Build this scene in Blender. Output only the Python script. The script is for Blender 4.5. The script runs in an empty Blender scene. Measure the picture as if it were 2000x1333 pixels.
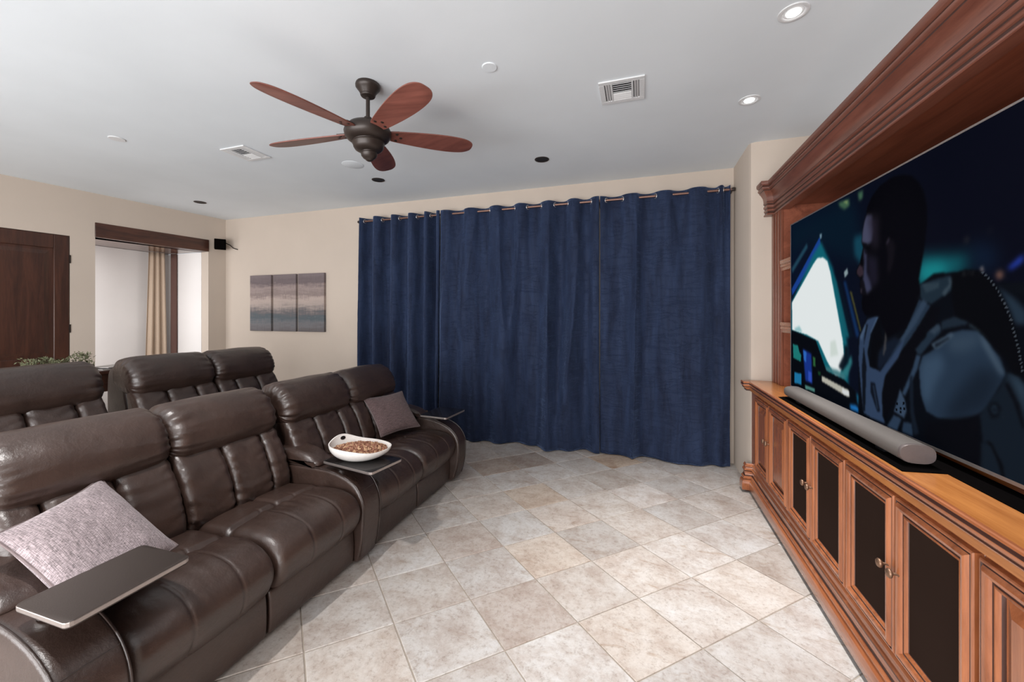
import bpy, bmesh, math, random
import numpy as np
from mathutils import Vector, noise as mnoise
random.seed(7)
S = bpy.context.scene
COL = S.collection
PI = math.pi

# ------------------------------------------------------------------ camera
YAW = math.atan(252 / 772.0)
cam = bpy.data.cameras.new('camera'); camo = bpy.data.objects.new('camera', cam); COL.objects.link(camo)
cam.sensor_width = 36; cam.lens = 772 / 2000 * 36; cam.shift_y = -51.5 / 2000
cam.clip_start = 0.02
camo.location = (0, 0, 1.57); camo.rotation_euler = (PI / 2, 0, YAW)
S.camera = camo

# ------------------------------------------------------------------ world, lamps, exposure
W = bpy.data.worlds.new('world'); S.world = W; W.use_nodes = True
bg = W.node_tree.nodes['Background']; bg.inputs[0].default_value = (0.80, 0.90, 1.0, 1); bg.inputs[1].default_value = 1.0
S.view_settings.view_transform = 'Standard'; S.view_settings.look = 'None'
S.view_settings.exposure = 0.0; S.view_settings.gamma = 1.0; S.view_settings.use_curve_mapping = False


def area(name, loc, rot, sx, sy, power, color):
    l = bpy.data.lights.new(name, 'AREA'); l.shape = 'RECTANGLE'; l.size = sx; l.size_y = sy; l.energy = power; l.color = color
    o = bpy.data.objects.new(name, l); COL.objects.link(o); o.location = loc; o.rotation_euler = rot
    return o


def spot(name, loc, target, power, size, blend, color, rad=0.05):
    l = bpy.data.lights.new(name, 'SPOT'); l.energy = power; l.spot_size = math.radians(size); l.spot_blend = blend
    l.color = color; l.shadow_soft_size = rad
    o = bpy.data.objects.new(name, l); COL.objects.link(o); o.location = loc
    o.rotation_euler = (Vector(target) - Vector(loc)).to_track_quat('-Z', 'Y').to_euler()
    return o


# daylight through the wide glazed opening in the wall behind the camera
area('rear_daylight', (-2.6, -2.35, 1.35), (PI / 2, 0, 0), 6.6, 2.2, 345, (1.0, 0.98, 0.97))
# added fill light aimed up through that opening to brighten the ceiling
area('ceiling_fill', (-2.6, -2.75, 0.25), (math.radians(128), 0, 0), 6.6, 1.3, 95, (0.93, 0.965, 1.0))
# daylight through the alcove's own window (far left, out of sight)
area('alcove_daylight', (-6.95, 3.20, 1.55), (-PI / 2 - PI, 0, -0.12), 0.62, 1.9, 11.5, (1.0, 0.97, 0.97))
# added strip light, unseen behind the hutch crown, to brighten the ceiling
area('added_hutch_light', (1.46, 2.2, 2.735), (PI, 0, 0), 0.04, 3.3, 2.6, (1.0, 0.97, 0.94))
# recessed ceiling lamps in front of the television, then added unseen spots
spot('can_lamp_a', (0.742, 3.24, 3.08), (0.30, 3.1, 0), 245, 64, 1.0, (1.0, 0.99, 0.985))
spot('can_lamp_b', (0.742, 2.37, 3.08), (0.45, 2.2, 0), 185, 62, 0.9, (1.0, 0.99, 0.985))
spot('fill_spot_c', (0.742, 1.50, 3.08), (0.45, 1.45, 0), 55, 80, 0.9, (1.0, 0.99, 0.985))  # added floor fill, has no fitting in the ceiling
spot('fill_spot_e', (-1.75, 0.42, 3.08), (-1.95, 1.0, 0.5), 190, 80, 0.8, (1.0, 0.965, 0.94))  # added out of view to put highlights on the near seats
spot('fill_spot_d', (0.742, 0.63, 3.08), (0.45, 0.7, 0), 70, 80, 0.9, (1.0, 0.99, 0.985))  # added fill for the floor by the camera, no fitting either


# ------------------------------------------------------------------ materials
def mat(name):
    m = bpy.data.materials.new(name); m.use_nodes = True
    n = m.node_tree.nodes; b = n['Principled BSDF']
    return m, m.node_tree, n, b


def N(nt, typ, **kw):
    n = nt.nodes.new(typ)
    for k, v in kw.items():
        if k in ('operation', 'blend_type', 'noise_dimensions', 'wave_type', 'bands_direction', 'data_type', 'attribute_name', 'feature', 'wave_profile', 'distance_metric'):
            setattr(n, k, v)
        else:
            n.inputs[k].default_value = v
    return n


def ramp(nt, stops, fac):
    r = nt.nodes.new('ShaderNodeValToRGB'); e = r.color_ramp.elements
    while len(e) < len(stops): e.new(0.5)
    for el, (p, c) in zip(e, stops): el.position = p; el.color = (*c, 1)
    nt.links.new(fac, r.inputs[0]); return r


def simple(name, col, rough=0.5, metal=0.0, spec=0.5, bump=0.0, bscale=80, emis=None, es=1.0):
    m, nt, n, b = mat(name)
    b.inputs['Base Color'].default_value = (*col, 1); b.inputs['Roughness'].default_value = rough
    b.inputs['Metallic'].default_value = metal; b.inputs['Specular IOR Level'].default_value = spec
    if emis: b.inputs['Emission Color'].default_value = (*emis, 1); b.inputs['Emission Strength'].default_value = es
    tc = nt.nodes.new('ShaderNodeTexCoord')
    nz = N(nt, 'ShaderNodeTexNoise', Scale=bscale, Detail=4.0); nt.links.new(tc.outputs['Object'], nz.inputs['Vector'])
    # slight natural mottling of the colour
    mx = N(nt, 'ShaderNodeMixRGB', blend_type='MULTIPLY'); mx.inputs[0].default_value = 0.18
    mx.inputs[1].default_value = (*[min(1, c * 1.09) for c in col], 1); nt.links.new(nz.outputs[0], mx.inputs[2])
    nt.links.new(mx.outputs[0], b.inputs['Base Color'])
    if bump:
        bp = N(nt, 'ShaderNodeBump', Strength=bump, Distance=0.01); nt.links.new(nz.outputs[0], bp.inputs['Height'])
        nt.links.new(bp.outputs[0], b.inputs['Normal'])
    return m


def plaster(name, col, bump=0.12, scale=9):
    m, nt, n, b = mat(name)
    tc = nt.nodes.new('ShaderNodeNewGeometry')
    n1 = N(nt, 'ShaderNodeTexNoise', Scale=scale, Detail=6.0, Roughness=0.6); nt.links.new(tc.outputs['Position'], n1.inputs['Vector'])
    n2 = N(nt, 'ShaderNodeTexNoise', Scale=1.2, Detail=3.0); nt.links.new(tc.outputs['Position'], n2.inputs['Vector'])
    c = col
    r = ramp(nt, [(0.3, tuple(x * 0.965 for x in c)), (0.7, tuple(min(1, x * 1.03) for x in c))], n2.outputs[0])
    nt.links.new(r.outputs[0], b.inputs['Base Color'])
    b.inputs['Roughness'].default_value = 0.85; b.inputs['Specular IOR Level'].default_value = 0.25
    bp = N(nt, 'ShaderNodeBump', Strength=bump, Distance=0.01); nt.links.new(n1.outputs[0], bp.inputs['Height'])
    nt.links.new(bp.outputs[0], b.inputs['Normal'])
    return m


def wood(name, dark, light, axis='Y', rough=0.3, scale=1.0, coat=0.3):
    m, nt, n, b = mat(name)
    tc = nt.nodes.new('ShaderNodeNewGeometry')
    mp = nt.nodes.new('ShaderNodeMapping')
    sc = {'X': (1.2, 14, 14), 'Y': (14, 1.2, 14), 'Z': (14, 14, 1.2)}[axis]
    mp.inputs['Scale'].default_value = tuple(s * scale for s in sc)
    nt.links.new(tc.outputs['Position'], mp.inputs['Vector'])
    n1 = N(nt, 'ShaderNodeTexNoise', Scale=1.0, Detail=7.0, Roughness=0.62, Distortion=0.9); nt.links.new(mp.outputs[0], n1.inputs['Vector'])
    n2 = N(nt, 'ShaderNodeTexNoise', Scale=6.0, Detail=3.0, Roughness=0.7); nt.links.new(mp.outputs[0], n2.inputs['Vector'])
    ad = N(nt, 'ShaderNodeMath', operation='MULTIPLY_ADD'); nt.links.new(n2.outputs[0], ad.inputs[0]); ad.inputs[1].default_value = 0.35
    nt.links.new(n1.outputs[0], ad.inputs[2])
    r = ramp(nt, [(0.42, dark), (0.85, light)], ad.outputs[0])
    nt.links.new(r.outputs[0], b.inputs['Base Color'])
    b.inputs['Roughness'].default_value = rough; b.inputs['Coat Weight'].default_value = coat; b.inputs['Coat Roughness'].default_value = 0.25
    bp = N(nt, 'ShaderNodeBump', Strength=0.08, Distance=0.004); nt.links.new(ad.outputs[0], bp.inputs['Height'])
    nt.links.new(bp.outputs[0], b.inputs['Normal'])
    return m


def leather(name, col, rough=0.36):
    m, nt, n, b = mat(name)
    tc = nt.nodes.new('ShaderNodeNewGeometry')
    v = N(nt, 'ShaderNodeTexVoronoi', Scale=420.0); nt.links.new(tc.outputs['Position'], v.inputs['Vector'])
    n1 = N(nt, 'ShaderNodeTexNoise', Scale=7.0, Detail=5.0, Roughness=0.6); nt.links.new(tc.outputs['Position'], n1.inputs['Vector'])
    n2 = N(nt, 'ShaderNodeTexNoise', Scale=15.0, Detail=5.0, Roughness=0.6, Distortion=0.2); nt.links.new(tc.outputs['Position'], n2.inputs['Vector'])
    r = ramp(nt, [(0.3, tuple(x * 0.8 for x in col)), (0.75, tuple(x * 1.25 for x in col))], n1.outputs[0])
    nt.links.new(r.outputs[0], b.inputs['Base Color'])
    rr = N(nt, 'ShaderNodeMapRange'); rr.inputs[3].default_value = rough - 0.05; rr.inputs[4].default_value = rough + 0.12
    nt.links.new(n1.outputs[0], rr.inputs[0]); nt.links.new(rr.outputs[0], b.inputs['Roughness'])
    b.inputs['Specular IOR Level'].default_value = 0.75
    b1 = N(nt, 'ShaderNodeBump', Strength=0.10, Distance=0.002); nt.links.new(v.outputs['Distance'], b1.inputs['Height'])
    b2 = N(nt, 'ShaderNodeBump', Strength=0.22, Distance=0.02); nt.links.new(n2.outputs[0], b2.inputs['Height']); nt.links.new(b1.outputs[0], b2.inputs['Normal'])
    nt.links.new(b2.outputs[0], b.inputs['Normal'])
    return m


def velvet(name, c0, c1):
    m, nt, n, b = mat(name)
    tc = nt.nodes.new('ShaderNodeNewGeometry')
    mp = nt.nodes.new('ShaderNodeMapping'); mp.inputs['Scale'].default_value = (11, 11, 1.6); nt.links.new(tc.outputs['Position'], mp.inputs['Vector'])
    n1 = N(nt, 'ShaderNodeTexNoise', Scale=1.0, Detail=6.0, Roughness=0.65, Distortion=0.4); nt.links.new(mp.outputs[0], n1.inputs['Vector'])
    mp2 = nt.nodes.new('ShaderNodeMapping'); mp2.inputs['Scale'].default_value = (2.2, 2.2, 11); nt.links.new(tc.outputs['Position'], mp2.inputs['Vector'])
    n2 = N(nt, 'ShaderNodeTexNoise', Scale=1.0, Detail=5.0, Roughness=0.6, Distortion=1.5); nt.links.new(mp2.outputs[0], n2.inputs['Vector'])
    n3 = N(nt, 'ShaderNodeTexNoise', Scale=260.0, Detail=2.0); nt.links.new(tc.outputs['Position'], n3.inputs['Vector'])
    r = ramp(nt, [(0.32, c0), (0.72, c1)], n1.outputs[0])
    mx = N(nt, 'ShaderNodeMixRGB', blend_type='OVERLAY'); mx.inputs[0].default_value = 0.45
    nt.links.new(r.outputs[0], mx.inputs[1]); nt.links.new(n3.outputs[0], mx.inputs[2])
    nt.links.new(mx.outputs[0], b.inputs['Base Color'])
    b.inputs['Roughness'].default_value = 0.75; b.inputs['Specular IOR Level'].default_value = 0.2
    b.inputs['Sheen Weight'].default_value = 0.35; b.inputs['Sheen Roughness'].default_value = 0.4; b.inputs['Sheen Tint'].default_value = (0.35, 0.5, 0.9, 1)
    rr = ramp(nt, [(0.47, (0, 0, 0)), (0.5, (1, 1, 1)), (0.53, (0, 0, 0))], n2.outputs[0])
    b0 = N(nt, 'ShaderNodeBump', Strength=0.5, Distance=0.014); nt.links.new(n1.outputs[0], b0.inputs['Height'])
    b1 = N(nt, 'ShaderNodeBump', Strength=0.5, Distance=0.007); nt.links.new(rr.outputs[0], b1.inputs['Height']); nt.links.new(b0.outputs[0], b1.inputs['Normal'])
    b1.invert = True
    nt.links.new(b1.outputs[0], b.inputs['Normal'])
    return m


def travertine(name):
    m, nt, n, b = mat(name)
    oi = nt.nodes.new('ShaderNodeObjectInfo'); tc = nt.nodes.new('ShaderNodeNewGeometry')
    off = N(nt, 'ShaderNodeVectorMath', operation='SCALE'); off.inputs[0].default_value = (37.0, 51.0, 23.0)
    nt.links.new(oi.outputs['Random'], off.inputs[3])
    ad = N(nt, 'ShaderNodeVectorMath', operation='ADD'); nt.links.new(tc.outputs['Position'], ad.inputs[0]); nt.links.new(off.outputs[0], ad.inputs[1])
    n1 = N(nt, 'ShaderNodeTexNoise', Scale=5.5, Detail=12.0, Roughness=0.74, Distortion=0.25); nt.links.new(ad.outputs[0], n1.inputs['Vector'])
    mp = nt.nodes.new('ShaderNodeMapping'); mp.inputs['Scale'].default_value = (3, 10, 5); mp.inputs['Rotation'].default_value = (0, 0, 0.75); nt.links.new(ad.outputs[0], mp.inputs['Vector'])
    n2 = N(nt, 'ShaderNodeTexNoise', Scale=1.3, Detail=9.0, Roughness=0.72, Distortion=0.7); nt.links.new(mp.outputs[0], n2.inputs['Vector'])
    n3 = N(nt, 'ShaderNodeTexNoise', Scale=42.0, Detail=7.0, Roughness=0.8); nt.links.new(ad.outputs[0], n3.inputs['Vector'])
    base = ramp(nt, [(0.30, (0.38, 0.315, 0.275)), (0.44, (0.465, 0.412, 0.375)), (0.54, (0.54, 0.505, 0.475)), (0.70, (0.61, 0.592, 0.58))], n1.outputs[0])
    vein = ramp(nt, [(0.34, (0.74, 0.64, 0.55)), (0.46, (1, 1, 1)), (0.72, (1.0, 0.985, 0.965))], n2.outputs[0])
    mx = N(nt, 'ShaderNodeMixRGB', blend_type='MULTIPLY'); nt.links.new(oi.outputs['Random'], mx.inputs[0])
    nt.links.new(base.outputs[0], mx.inputs[1]); nt.links.new(vein.outputs[0], mx.inputs[2])
    pit = ramp(nt, [(0.36, (0.52, 0.45, 0.40)), (0.47, (0.93, 0.92, 0.91)), (0.60, (1.03, 1.03, 1.03))], n3.outputs[0])
    mp_ = N(nt, 'ShaderNodeMixRGB', blend_type='MULTIPLY'); mp_.inputs[0].default_value = 0.6
    nt.links.new(mx.outputs[0], mp_.inputs[1]); nt.links.new(pit.outputs[0], mp_.inputs[2])
    mo = N(nt, 'ShaderNodeMixRGB', blend_type='MULTIPLY'); mo.inputs[0].default_value = 1.0
    nt.links.new(mp_.outputs[0], mo.inputs[1]); nt.links.new(oi.outputs['Color'], mo.inputs[2])
    nt.links.new(mo.outputs[0], b.inputs['Base Color'])
    b.inputs['Roughness'].default_value = 0.5; b.inputs['Specular IOR Level'].default_value = 0.35
    bp = N(nt, 'ShaderNodeBump', Strength=0.15, Distance=0.003); nt.links.new(n3.outputs[0], bp.inputs['Height'])
    nt.links.new(bp.outputs[0], b.inputs['Normal'])
    return m


def fabric(name, col, scale=260):
    m, nt, n, b = mat(name)
    tc = nt.nodes.new('ShaderNodeTexCoord')
    mp = nt.nodes.new('ShaderNodeMapping'); mp.inputs['Scale'].default_value = (9, 150, 40); nt.links.new(tc.outputs['UV'], mp.inputs['Vector'])
    n1 = N(nt, 'ShaderNodeTexNoise', Scale=1.0, Detail=3.0, Roughness=0.7); nt.links.new(mp.outputs[0], n1.inputs['Vector'])
    mp2 = nt.nodes.new('ShaderNodeMapping'); mp2.inputs['Scale'].default_value = (170, 30, 40); nt.links.new(tc.outputs['UV'], mp2.inputs['Vector'])
    n2 = N(nt, 'ShaderNodeTexNoise', Scale=1.0, Detail=3.0, Roughness=0.7); nt.links.new(mp2.outputs[0], n2.inputs['Vector'])
    ad = N(nt, 'ShaderNodeMath', operation='ADD'); nt.links.new(n1.outputs[0], ad.inputs[0]); nt.links.new(n2.outputs[0], ad.inputs[1])
    r = ramp(nt, [(0.40, tuple(x * 0.40 for x in col)), (0.5, col), (0.60, tuple(min(1, x * 1.7) for x in col))], ad.outputs[0])
    sc = N(nt, 'ShaderNodeMath', operation='MULTIPLY'); sc.inputs[1].default_value = 0.5
    nt.links.new(ad.outputs[0], sc.inputs[0]); nt.links.new(sc.outputs[0], r.inputs[0])
    nt.links.new(r.outputs[0], b.inputs['Base Color'])
    b.inputs['Roughness'].default_value = 0.9; b.inputs['Sheen Weight'].default_value = 0.2; b.inputs['Specular IOR Level'].default_value = 0.2
    bp = N(nt, 'ShaderNodeBump', Strength=0.5, Distance=0.003); nt.links.new(ad.outputs[0], bp.inputs['Height']); nt.links.new(bp.outputs[0], b.inputs['Normal'])
    return m


M = {}
M['wall'] = plaster('wall_plaster', (0.555, 0.475, 0.405))
M['white_wall'] = plaster('alcove_plaster', (0.78, 0.75, 0.73))
M['ceiling'] = plaster('ceiling_plaster', (0.745, 0.79, 0.825), 0.05, 14)
M['grout'] = simple('grout', (0.40, 0.345, 0.29), 0.9, bump=0.2)
M['tile'] = travertine('travertine')
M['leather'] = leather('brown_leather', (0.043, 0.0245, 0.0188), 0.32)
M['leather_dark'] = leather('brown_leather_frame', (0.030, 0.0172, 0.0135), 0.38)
M['wood_y'] = wood('cherry_horizontal', (0.20, 0.058, 0.020), (0.43, 0.145, 0.056), 'Y', 0.26, 1.0, 0.7)
M['wood_z'] = wood('cherry_vertical', (0.20, 0.058, 0.020), (0.43, 0.145, 0.056), 'Z', 0.26, 1.0, 0.7)
M['glaze'] = simple('dark_glaze_in_grooves', (0.055, 0.020, 0.013), 0.45)
M['wood_top'] = wood('cherry_worktop', (0.30, 0.095, 0.022), (0.55, 0.215, 0.06), 'Y', 0.22)
M['hutch_y'] = wood('red_cherry_shaded_horizontal', (0.105, 0.032, 0.019), (0.225, 0.080, 0.050), 'Y', 0.34)  # redder cherry, also darkened in colour for weaker light on the hutch
M['hutch_in'] = wood('hutch_interior_lit_cherry', (0.16, 0.042, 0.021), (0.32, 0.098, 0.052), 'Y', 0.4)  # cherry lightened in colour, making up for little light inside the hutch
M['hutch_z'] = wood('red_cherry_shaded_vertical', (0.12, 0.034, 0.018), (0.24, 0.078, 0.043), 'Z', 0.34)  # upright grain, darkened in colour for weaker light in the same way
M['door_wood'] = wood('dark_alder', (0.020, 0.0065, 0.0035), (0.075, 0.026, 0.014), 'Z', 0.4)
M['beam_wood'] = wood('dark_beam', (0.022, 0.008, 0.005), (0.085, 0.03, 0.017), 'Y', 0.4)
M['blade_wood'] = wood('fan_blade_wood', (0.125, 0.040, 0.030), (0.225, 0.078, 0.058), 'X', 0.45, 0.8, 0.1)
M['bronze'] = simple('oil_rubbed_bronze', (0.034, 0.024, 0.020), 0.40, 0.3, bump=0.02)
M['mesh'] = simple('speaker_cloth', (0.030, 0.0185, 0.0145), 0.95, spec=0.0, bump=0.25, bscale=900)
M['knob'] = simple('antique_brass', (0.26, 0.155, 0.10), 0.45, 0.8)
M['velvet'] = velvet('navy_velvet', (0.009, 0.0145, 0.036), (0.024, 0.040, 0.090))
M['rod'] = simple('copper_rod', (0.25, 0.14, 0.11), 0.35, 0.7)
M['silver'] = simple('brushed_silver', (0.62, 0.60, 0.58), 0.3, 0.9)
M['bezel'] = simple('tv_bezel', (0.42, 0.37, 0.35), 0.35, 0.8)
M['black'] = simple('black_plastic', (0.006, 0.006, 0.007), 0.4)
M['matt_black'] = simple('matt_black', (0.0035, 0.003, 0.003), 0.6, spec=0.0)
M['gloss_black'] = simple('gloss_black_tray', (0.012, 0.010, 0.010), 0.16)
M['tray'] = simple('dark_tray_laminate', (0.040, 0.030, 0.026), 0.5, spec=0.3, bump=0.05, bscale=300)
M['soundbar'] = simple('soundbar_cloth', (0.112, 0.098, 0.089), 0.75, bump=0.2, bscale=700)
M['soundbar_end'] = simple('soundbar_end_cap', (0.155, 0.128, 0.122), 0.35, 0.3)
M['pillow'] = fabric('heather_fabric', (0.285, 0.235, 0.245))
M['pillow2'] = fabric('heather_fabric_mauve', (0.125, 0.085, 0.085))
M['piping'] = simple('grey_piping', (0.17, 0.13, 0.13), 0.8)
M['china'] = simple('white_china', (0.80, 0.77, 0.74), 0.14)
M['white_paint'] = simple('white_paint', (0.72, 0.73, 0.74), 0.45)
M['vent_dark'] = simple('vent_shadow', (0.03, 0.03, 0.032), 0.8)
M['lamp_on'] = simple('lamp_lens', (1, 1, 1), 0.4, emis=(1.0, 0.99, 0.97), es=6.0)
M['cream'] = simple('cream_drape', (0.50, 0.385, 0.29), 0.85)
M['brown_cloth'] = simple('brown_drape', (0.11, 0.055, 0.043), 0.85)
M['soffit'] = wood('polished_soffit', (0.05, 0.02, 0.012), (0.13, 0.06, 0.04), 'Y', 0.12)
M['leaf'] = simple('dry_green_leaf', (0.115, 0.12, 0.06), 0.7)
M['paper'] = simple('paper', (0.62, 0.58, 0.55), 0.7)
M['blue_led'] = simple('blue_led', (0.0, 0.0, 0.2), 0.4, emis=(0.02, 0.03, 1.0), es=5.0)
M['white_led'] = simple('white_led', (0.8, 0.8, 0.8), 0.4, emis=(1, 1, 1), es=0.9)
M['granola'] = simple('granola', (0.23, 0.095, 0.055), 0.7)
M['granola_pale'] = simple('granola_pale', (0.50, 0.31, 0.18), 0.7)

# ------------------------------------------------------------------ mesh helpers
ORG = {}


class MB:
    def __init__(s): s.v = []; s.f = []; s.uv = None

    def add(s, vs, fs):
        o = len(s.v); s.v += [tuple(p) for p in vs]; s.f += [tuple(i + o for i in f) for f in fs]; return s

    def box(s, x0, y0, z0, x1, y1, z1):
        vs = [(x, y, z) for x in (x0, x1) for y in (y0, y1) for z in (z0, z1)]
        return s.add(vs, [(0, 1, 3, 2), (4, 6, 7, 5), (0, 4, 5, 1), (2, 3, 7, 6), (0, 2, 6, 4), (1, 5, 7, 3)])

    def obox(s, c, ax, ay, az):  # oriented box, half-axis vectors
        c = Vector(c); ax = Vector(ax); ay = Vector(ay); az = Vector(az)
        vs = [c + i * ax + j * ay + k * az for i in (-1, 1) for j in (-1, 1) for k in (-1, 1)]
        return s.add(vs, [(0, 1, 3, 2), (4, 6, 7, 5), (0, 4, 5, 1), (2, 3, 7, 6), (0, 2, 6, 4), (1, 5, 7, 3)])

    def rings(s, rings, closed=True, cap=True, loop=False):
        n = len(rings[0]); o = len(s.v)
        for r in rings: s.v += [tuple(p) for p in r]
        R = len(rings)
        for i in range(R if loop else R - 1):
            a = o + i * n; b = o + ((i + 1) % R) * n
            for j in range(n if closed else n - 1):
                k = (j + 1) % n; s.f.append((a + j, a + k, b + k, b + j))
        if cap and closed and not loop:
            s.f.append(tuple(o + j for j in reversed(range(n)))); s.f.append(tuple(o + (R - 1) * n + j for j in range(n)))
        return s

    def lathe(s, prof, c, seg=32, axis='Z'):
        rr = []
        for (r, h) in prof:
            ring = []
            for k in range(seg):
                a = 2 * PI * k / seg
                p = (r * math.cos(a), r * math.sin(a), h)
                if axis == 'X': p = (h, p[0], p[1])
                if axis == 'Y': p = (p[0], h, p[1])
                ring.append((c[0] + p[0], c[1] + p[1], c[2] + p[2]))
            rr.append(ring)
        return s.rings(rr)

    def tube(s, pts, r, seg=8, closed=False):
        pts = [Vector(p) for p in pts]; n = len(pts); rr = []
        up = Vector((0.123, 0.217, 0.97)).normalized()
        for i, p in enumerate(pts):
            a = pts[(i - 1) % n] if (closed or i > 0) else p; b = pts[(i + 1) % n] if (closed or i < n - 1) else p
            t = (b - a).normalized(); u = up - t * up.dot(t)
            if u.length < 0.05: u = Vector((1, 0, 0)) - t * t.x
            u.normalize(); w = t.cross(u)
            rad = r[i] if isinstance(r, (list, tuple)) else r
            rr.append([p + rad * (math.cos(2 * PI * k / seg) * u + math.sin(2 * PI * k / seg) * w) for k in range(seg)])
        return s.rings(rr, loop=closed)

    def torus(s, c, n, R, r, seg=20, seg2=7):
        n = Vector(n).normalized(); u = n.orthogonal().normalized(); w = n.cross(u); c = Vector(c); rr = []
        for k in range(seg):
            a = 2 * PI * k / seg; d = math.cos(a) * u + math.sin(a) * w
            rr.append([c + d * (R + r * math.cos(2 * PI * j / seg2)) + n * r * math.sin(2 * PI * j / seg2) for j in range(seg2)])
        return s.rings(rr, loop=True)

    def prism(s, poly, z0, z1):
        return s.rings([[(x, y, z0) for x, y in poly], [(x, y, z1) for x, y in poly]])

    def sweep(s, path, prof, closed=False):
        """path: plan points (x, y); prof: (outward offset, z); outward = left normal of the path; mitred corners"""
        n = len(path); rr = []
        P = [Vector((p[0], p[1])) for p in path]
        for i in range(n):
            d0 = (P[i] - P[i - 1]).normalized() if (i > 0 or closed) else None
            d1 = (P[(i + 1) % n] - P[i]).normalized() if (i < n - 1 or closed) else None
            if d0 is None: d0 = d1
            if d1 is None: d1 = d0
            n0 = Vector((-d0.y, d0.x)); n1 = Vector((-d1.y, d1.x)); m = n0 + n1; m = m / max(0.2, m.dot(n0)) if m.length > 1e-6 else n0
            rr.append([(P[i].x + m.x * o, P[i].y + m.y * o, z) for o, z in prof])
        return s.rings(rr, closed=True, cap=not closed, loop=closed)


def link(name, mb, m, parent=None, smooth=None, bevel=0.0, seg=2, origin=None, mats=None):
    me = bpy.data.meshes.new(name)
    V = np.array(mb.v, dtype=float)
    if origin is None:
        lo = V.min(0); hi = V.max(0); origin = (lo + hi) / 2
        if parent is None: origin[2] = lo[2]
    origin = np.array(origin, dtype=float)
    V = V - origin
    me.from_pydata(V.tolist(), [], mb.f)
    me.materials.append(m)
    if mats:
        for x in mats: me.materials.append(x)
    o = bpy.data.objects.new(name, me); COL.objects.link(o)
    if parent is not None:
        o.parent = parent; o.location = origin - np.array(ORG[parent.name])
    else:
        o.location = origin
    ORG[o.name] = tuple(origin)
    bm = bmesh.new(); bm.from_mesh(me); bmesh.ops.recalc_face_normals(bm, faces=bm.faces); bm.to_mesh(me); bm.free()
    if smooth is not None:
        me.polygons.foreach_set('use_smooth', [True] * len(me.polygons))
        me.set_sharp_from_angle(angle=math.radians(smooth))
    if bevel:
        b = o.modifiers.new('bevel', 'BEVEL'); b.width = bevel; b.segments = seg; b.limit_method = 'ANGLE'; b.angle_limit = math.radians(40)
        b.harden_normals = False
        me.polygons.foreach_set('use_smooth', [True] * len(me.polygons)); me.set_sharp_from_angle(angle=math.radians(50))
    return o


def empty(name, loc):
    o = bpy.data.objects.new(name, None); COL.objects.link(o); o.location = loc; o.empty_display_size = 0.1
    ORG[o.name] = tuple(loc); return o


def tag(o, label, cat, group=None):
    o['label'] = label; o['category'] = cat
    if group: o['group'] = group
    return o


def struct(o): o['kind'] = 'structure'; return o


def catmull(pts, n=6, closed=True):
    out = []; L = len(pts)
    P = [np.array(p, float) for p in pts]
    for i in range(L if closed else L - 1):
        if closed: p0, p1, p2, p3 = P[i - 1], P[i], P[(i + 1) % L], P[(i + 2) % L]
        else: p0, p1, p2, p3 = P[max(i - 1, 0)], P[i], P[i + 1], P[min(i + 2, L - 1)]
        for k in range(n):
            t = k / n
            out.append(0.5 * ((2 * p1) + (-p0 + p2) * t + (2 * p0 - 5 * p1 + 4 * p2 - p3) * t * t + (-p0 + 3 * p1 - 3 * p2 + p3) * t ** 3))
    if not closed: out.append(P[-1])
    return out


def nz(p, sc, seed=0):
    return mnoise.noise(Vector((p[0] * sc + seed * 7.3, p[1] * sc - seed * 3.1, p[2] * sc + seed * 1.7)))


def puff(mb, prof, y0, y1, r=0.05, ny=24, disp=None, res=5):
    """upholstered block: closed XZ profile along Y, rounded ends, displaced along the profile normal"""
    pr = catmull(prof, res); n = len(pr)
    A = np.array(pr)
    ar = 0.5 * sum(A[i - 1][0] * A[i][1] - A[i][0] * A[i - 1][1] for i in range(n))
    nr = []
    for i in range(n):
        t = A[(i + 1) % n] - A[i - 1]; t = t / (np.hypot(*t) + 1e-9)
        nn = np.array([t[1], -t[0]]) * (1 if ar > 0 else -1); nr.append(nn)
    nr = np.array(nr); L = y1 - y0; rings = []
    es = []
    ne = 7
    for k in range(ne): es.append(r * (1 - math.cos(PI / 2 * k / ne)))
    ys = es + list(np.linspace(r, L - r, ny)) + [L - e for e in reversed(es)]
    for y in ys:
        e = min(y, L - y); off = 0
        if e < r: off = r - math.sqrt(max(0, r * r - (r - e) ** 2))
        ring = []
        for i in range(n):
            d = -off
            if disp: d += disp(A[i], y, L, i / n)
            p = A[i] + nr[i] * d
            ring.append((p[0], y0 + y, p[1]))
        rings.append(ring)
    # caps shrunk to the centre
    o = len(mb.v); mb.rings(rings, cap=False)
    for idx, ring in ((0, rings[0]), (len(rings) - 1, rings[-1])):
        c = np.mean(np.array(ring), 0); ci = len(mb.v); mb.v.append(tuple(c)); b = o + idx * n
        for j in range(n):
            k = (j + 1) % n
            mb.f.append((ci, b + j, b + k) if idx else (ci, b + k, b + j))
    return mb


def glaze(o, n, segs):
    """dark glaze rubbed into the listed grooves of a moulding profile of n points"""
    o.data.materials.append(M['glaze']); k = len(o.data.materials) - 1
    for i, p in enumerate(o.data.polygons):
        if len(p.vertices) == 4 and (i % n) in segs: p.material_index = k


# ------------------------------------------------------------------ room shell
H = 3.12
fl = MB().box(-8.2, -2.7, -0.12, 2.1, 5.0, -0.005)
floor = struct(link('floor', fl, M['grout']))
TO = np.array((-0.894, 1.999)); E1 = np.array((0.297, 0.277)); E2 = np.array((-0.289, 0.254))


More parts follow.
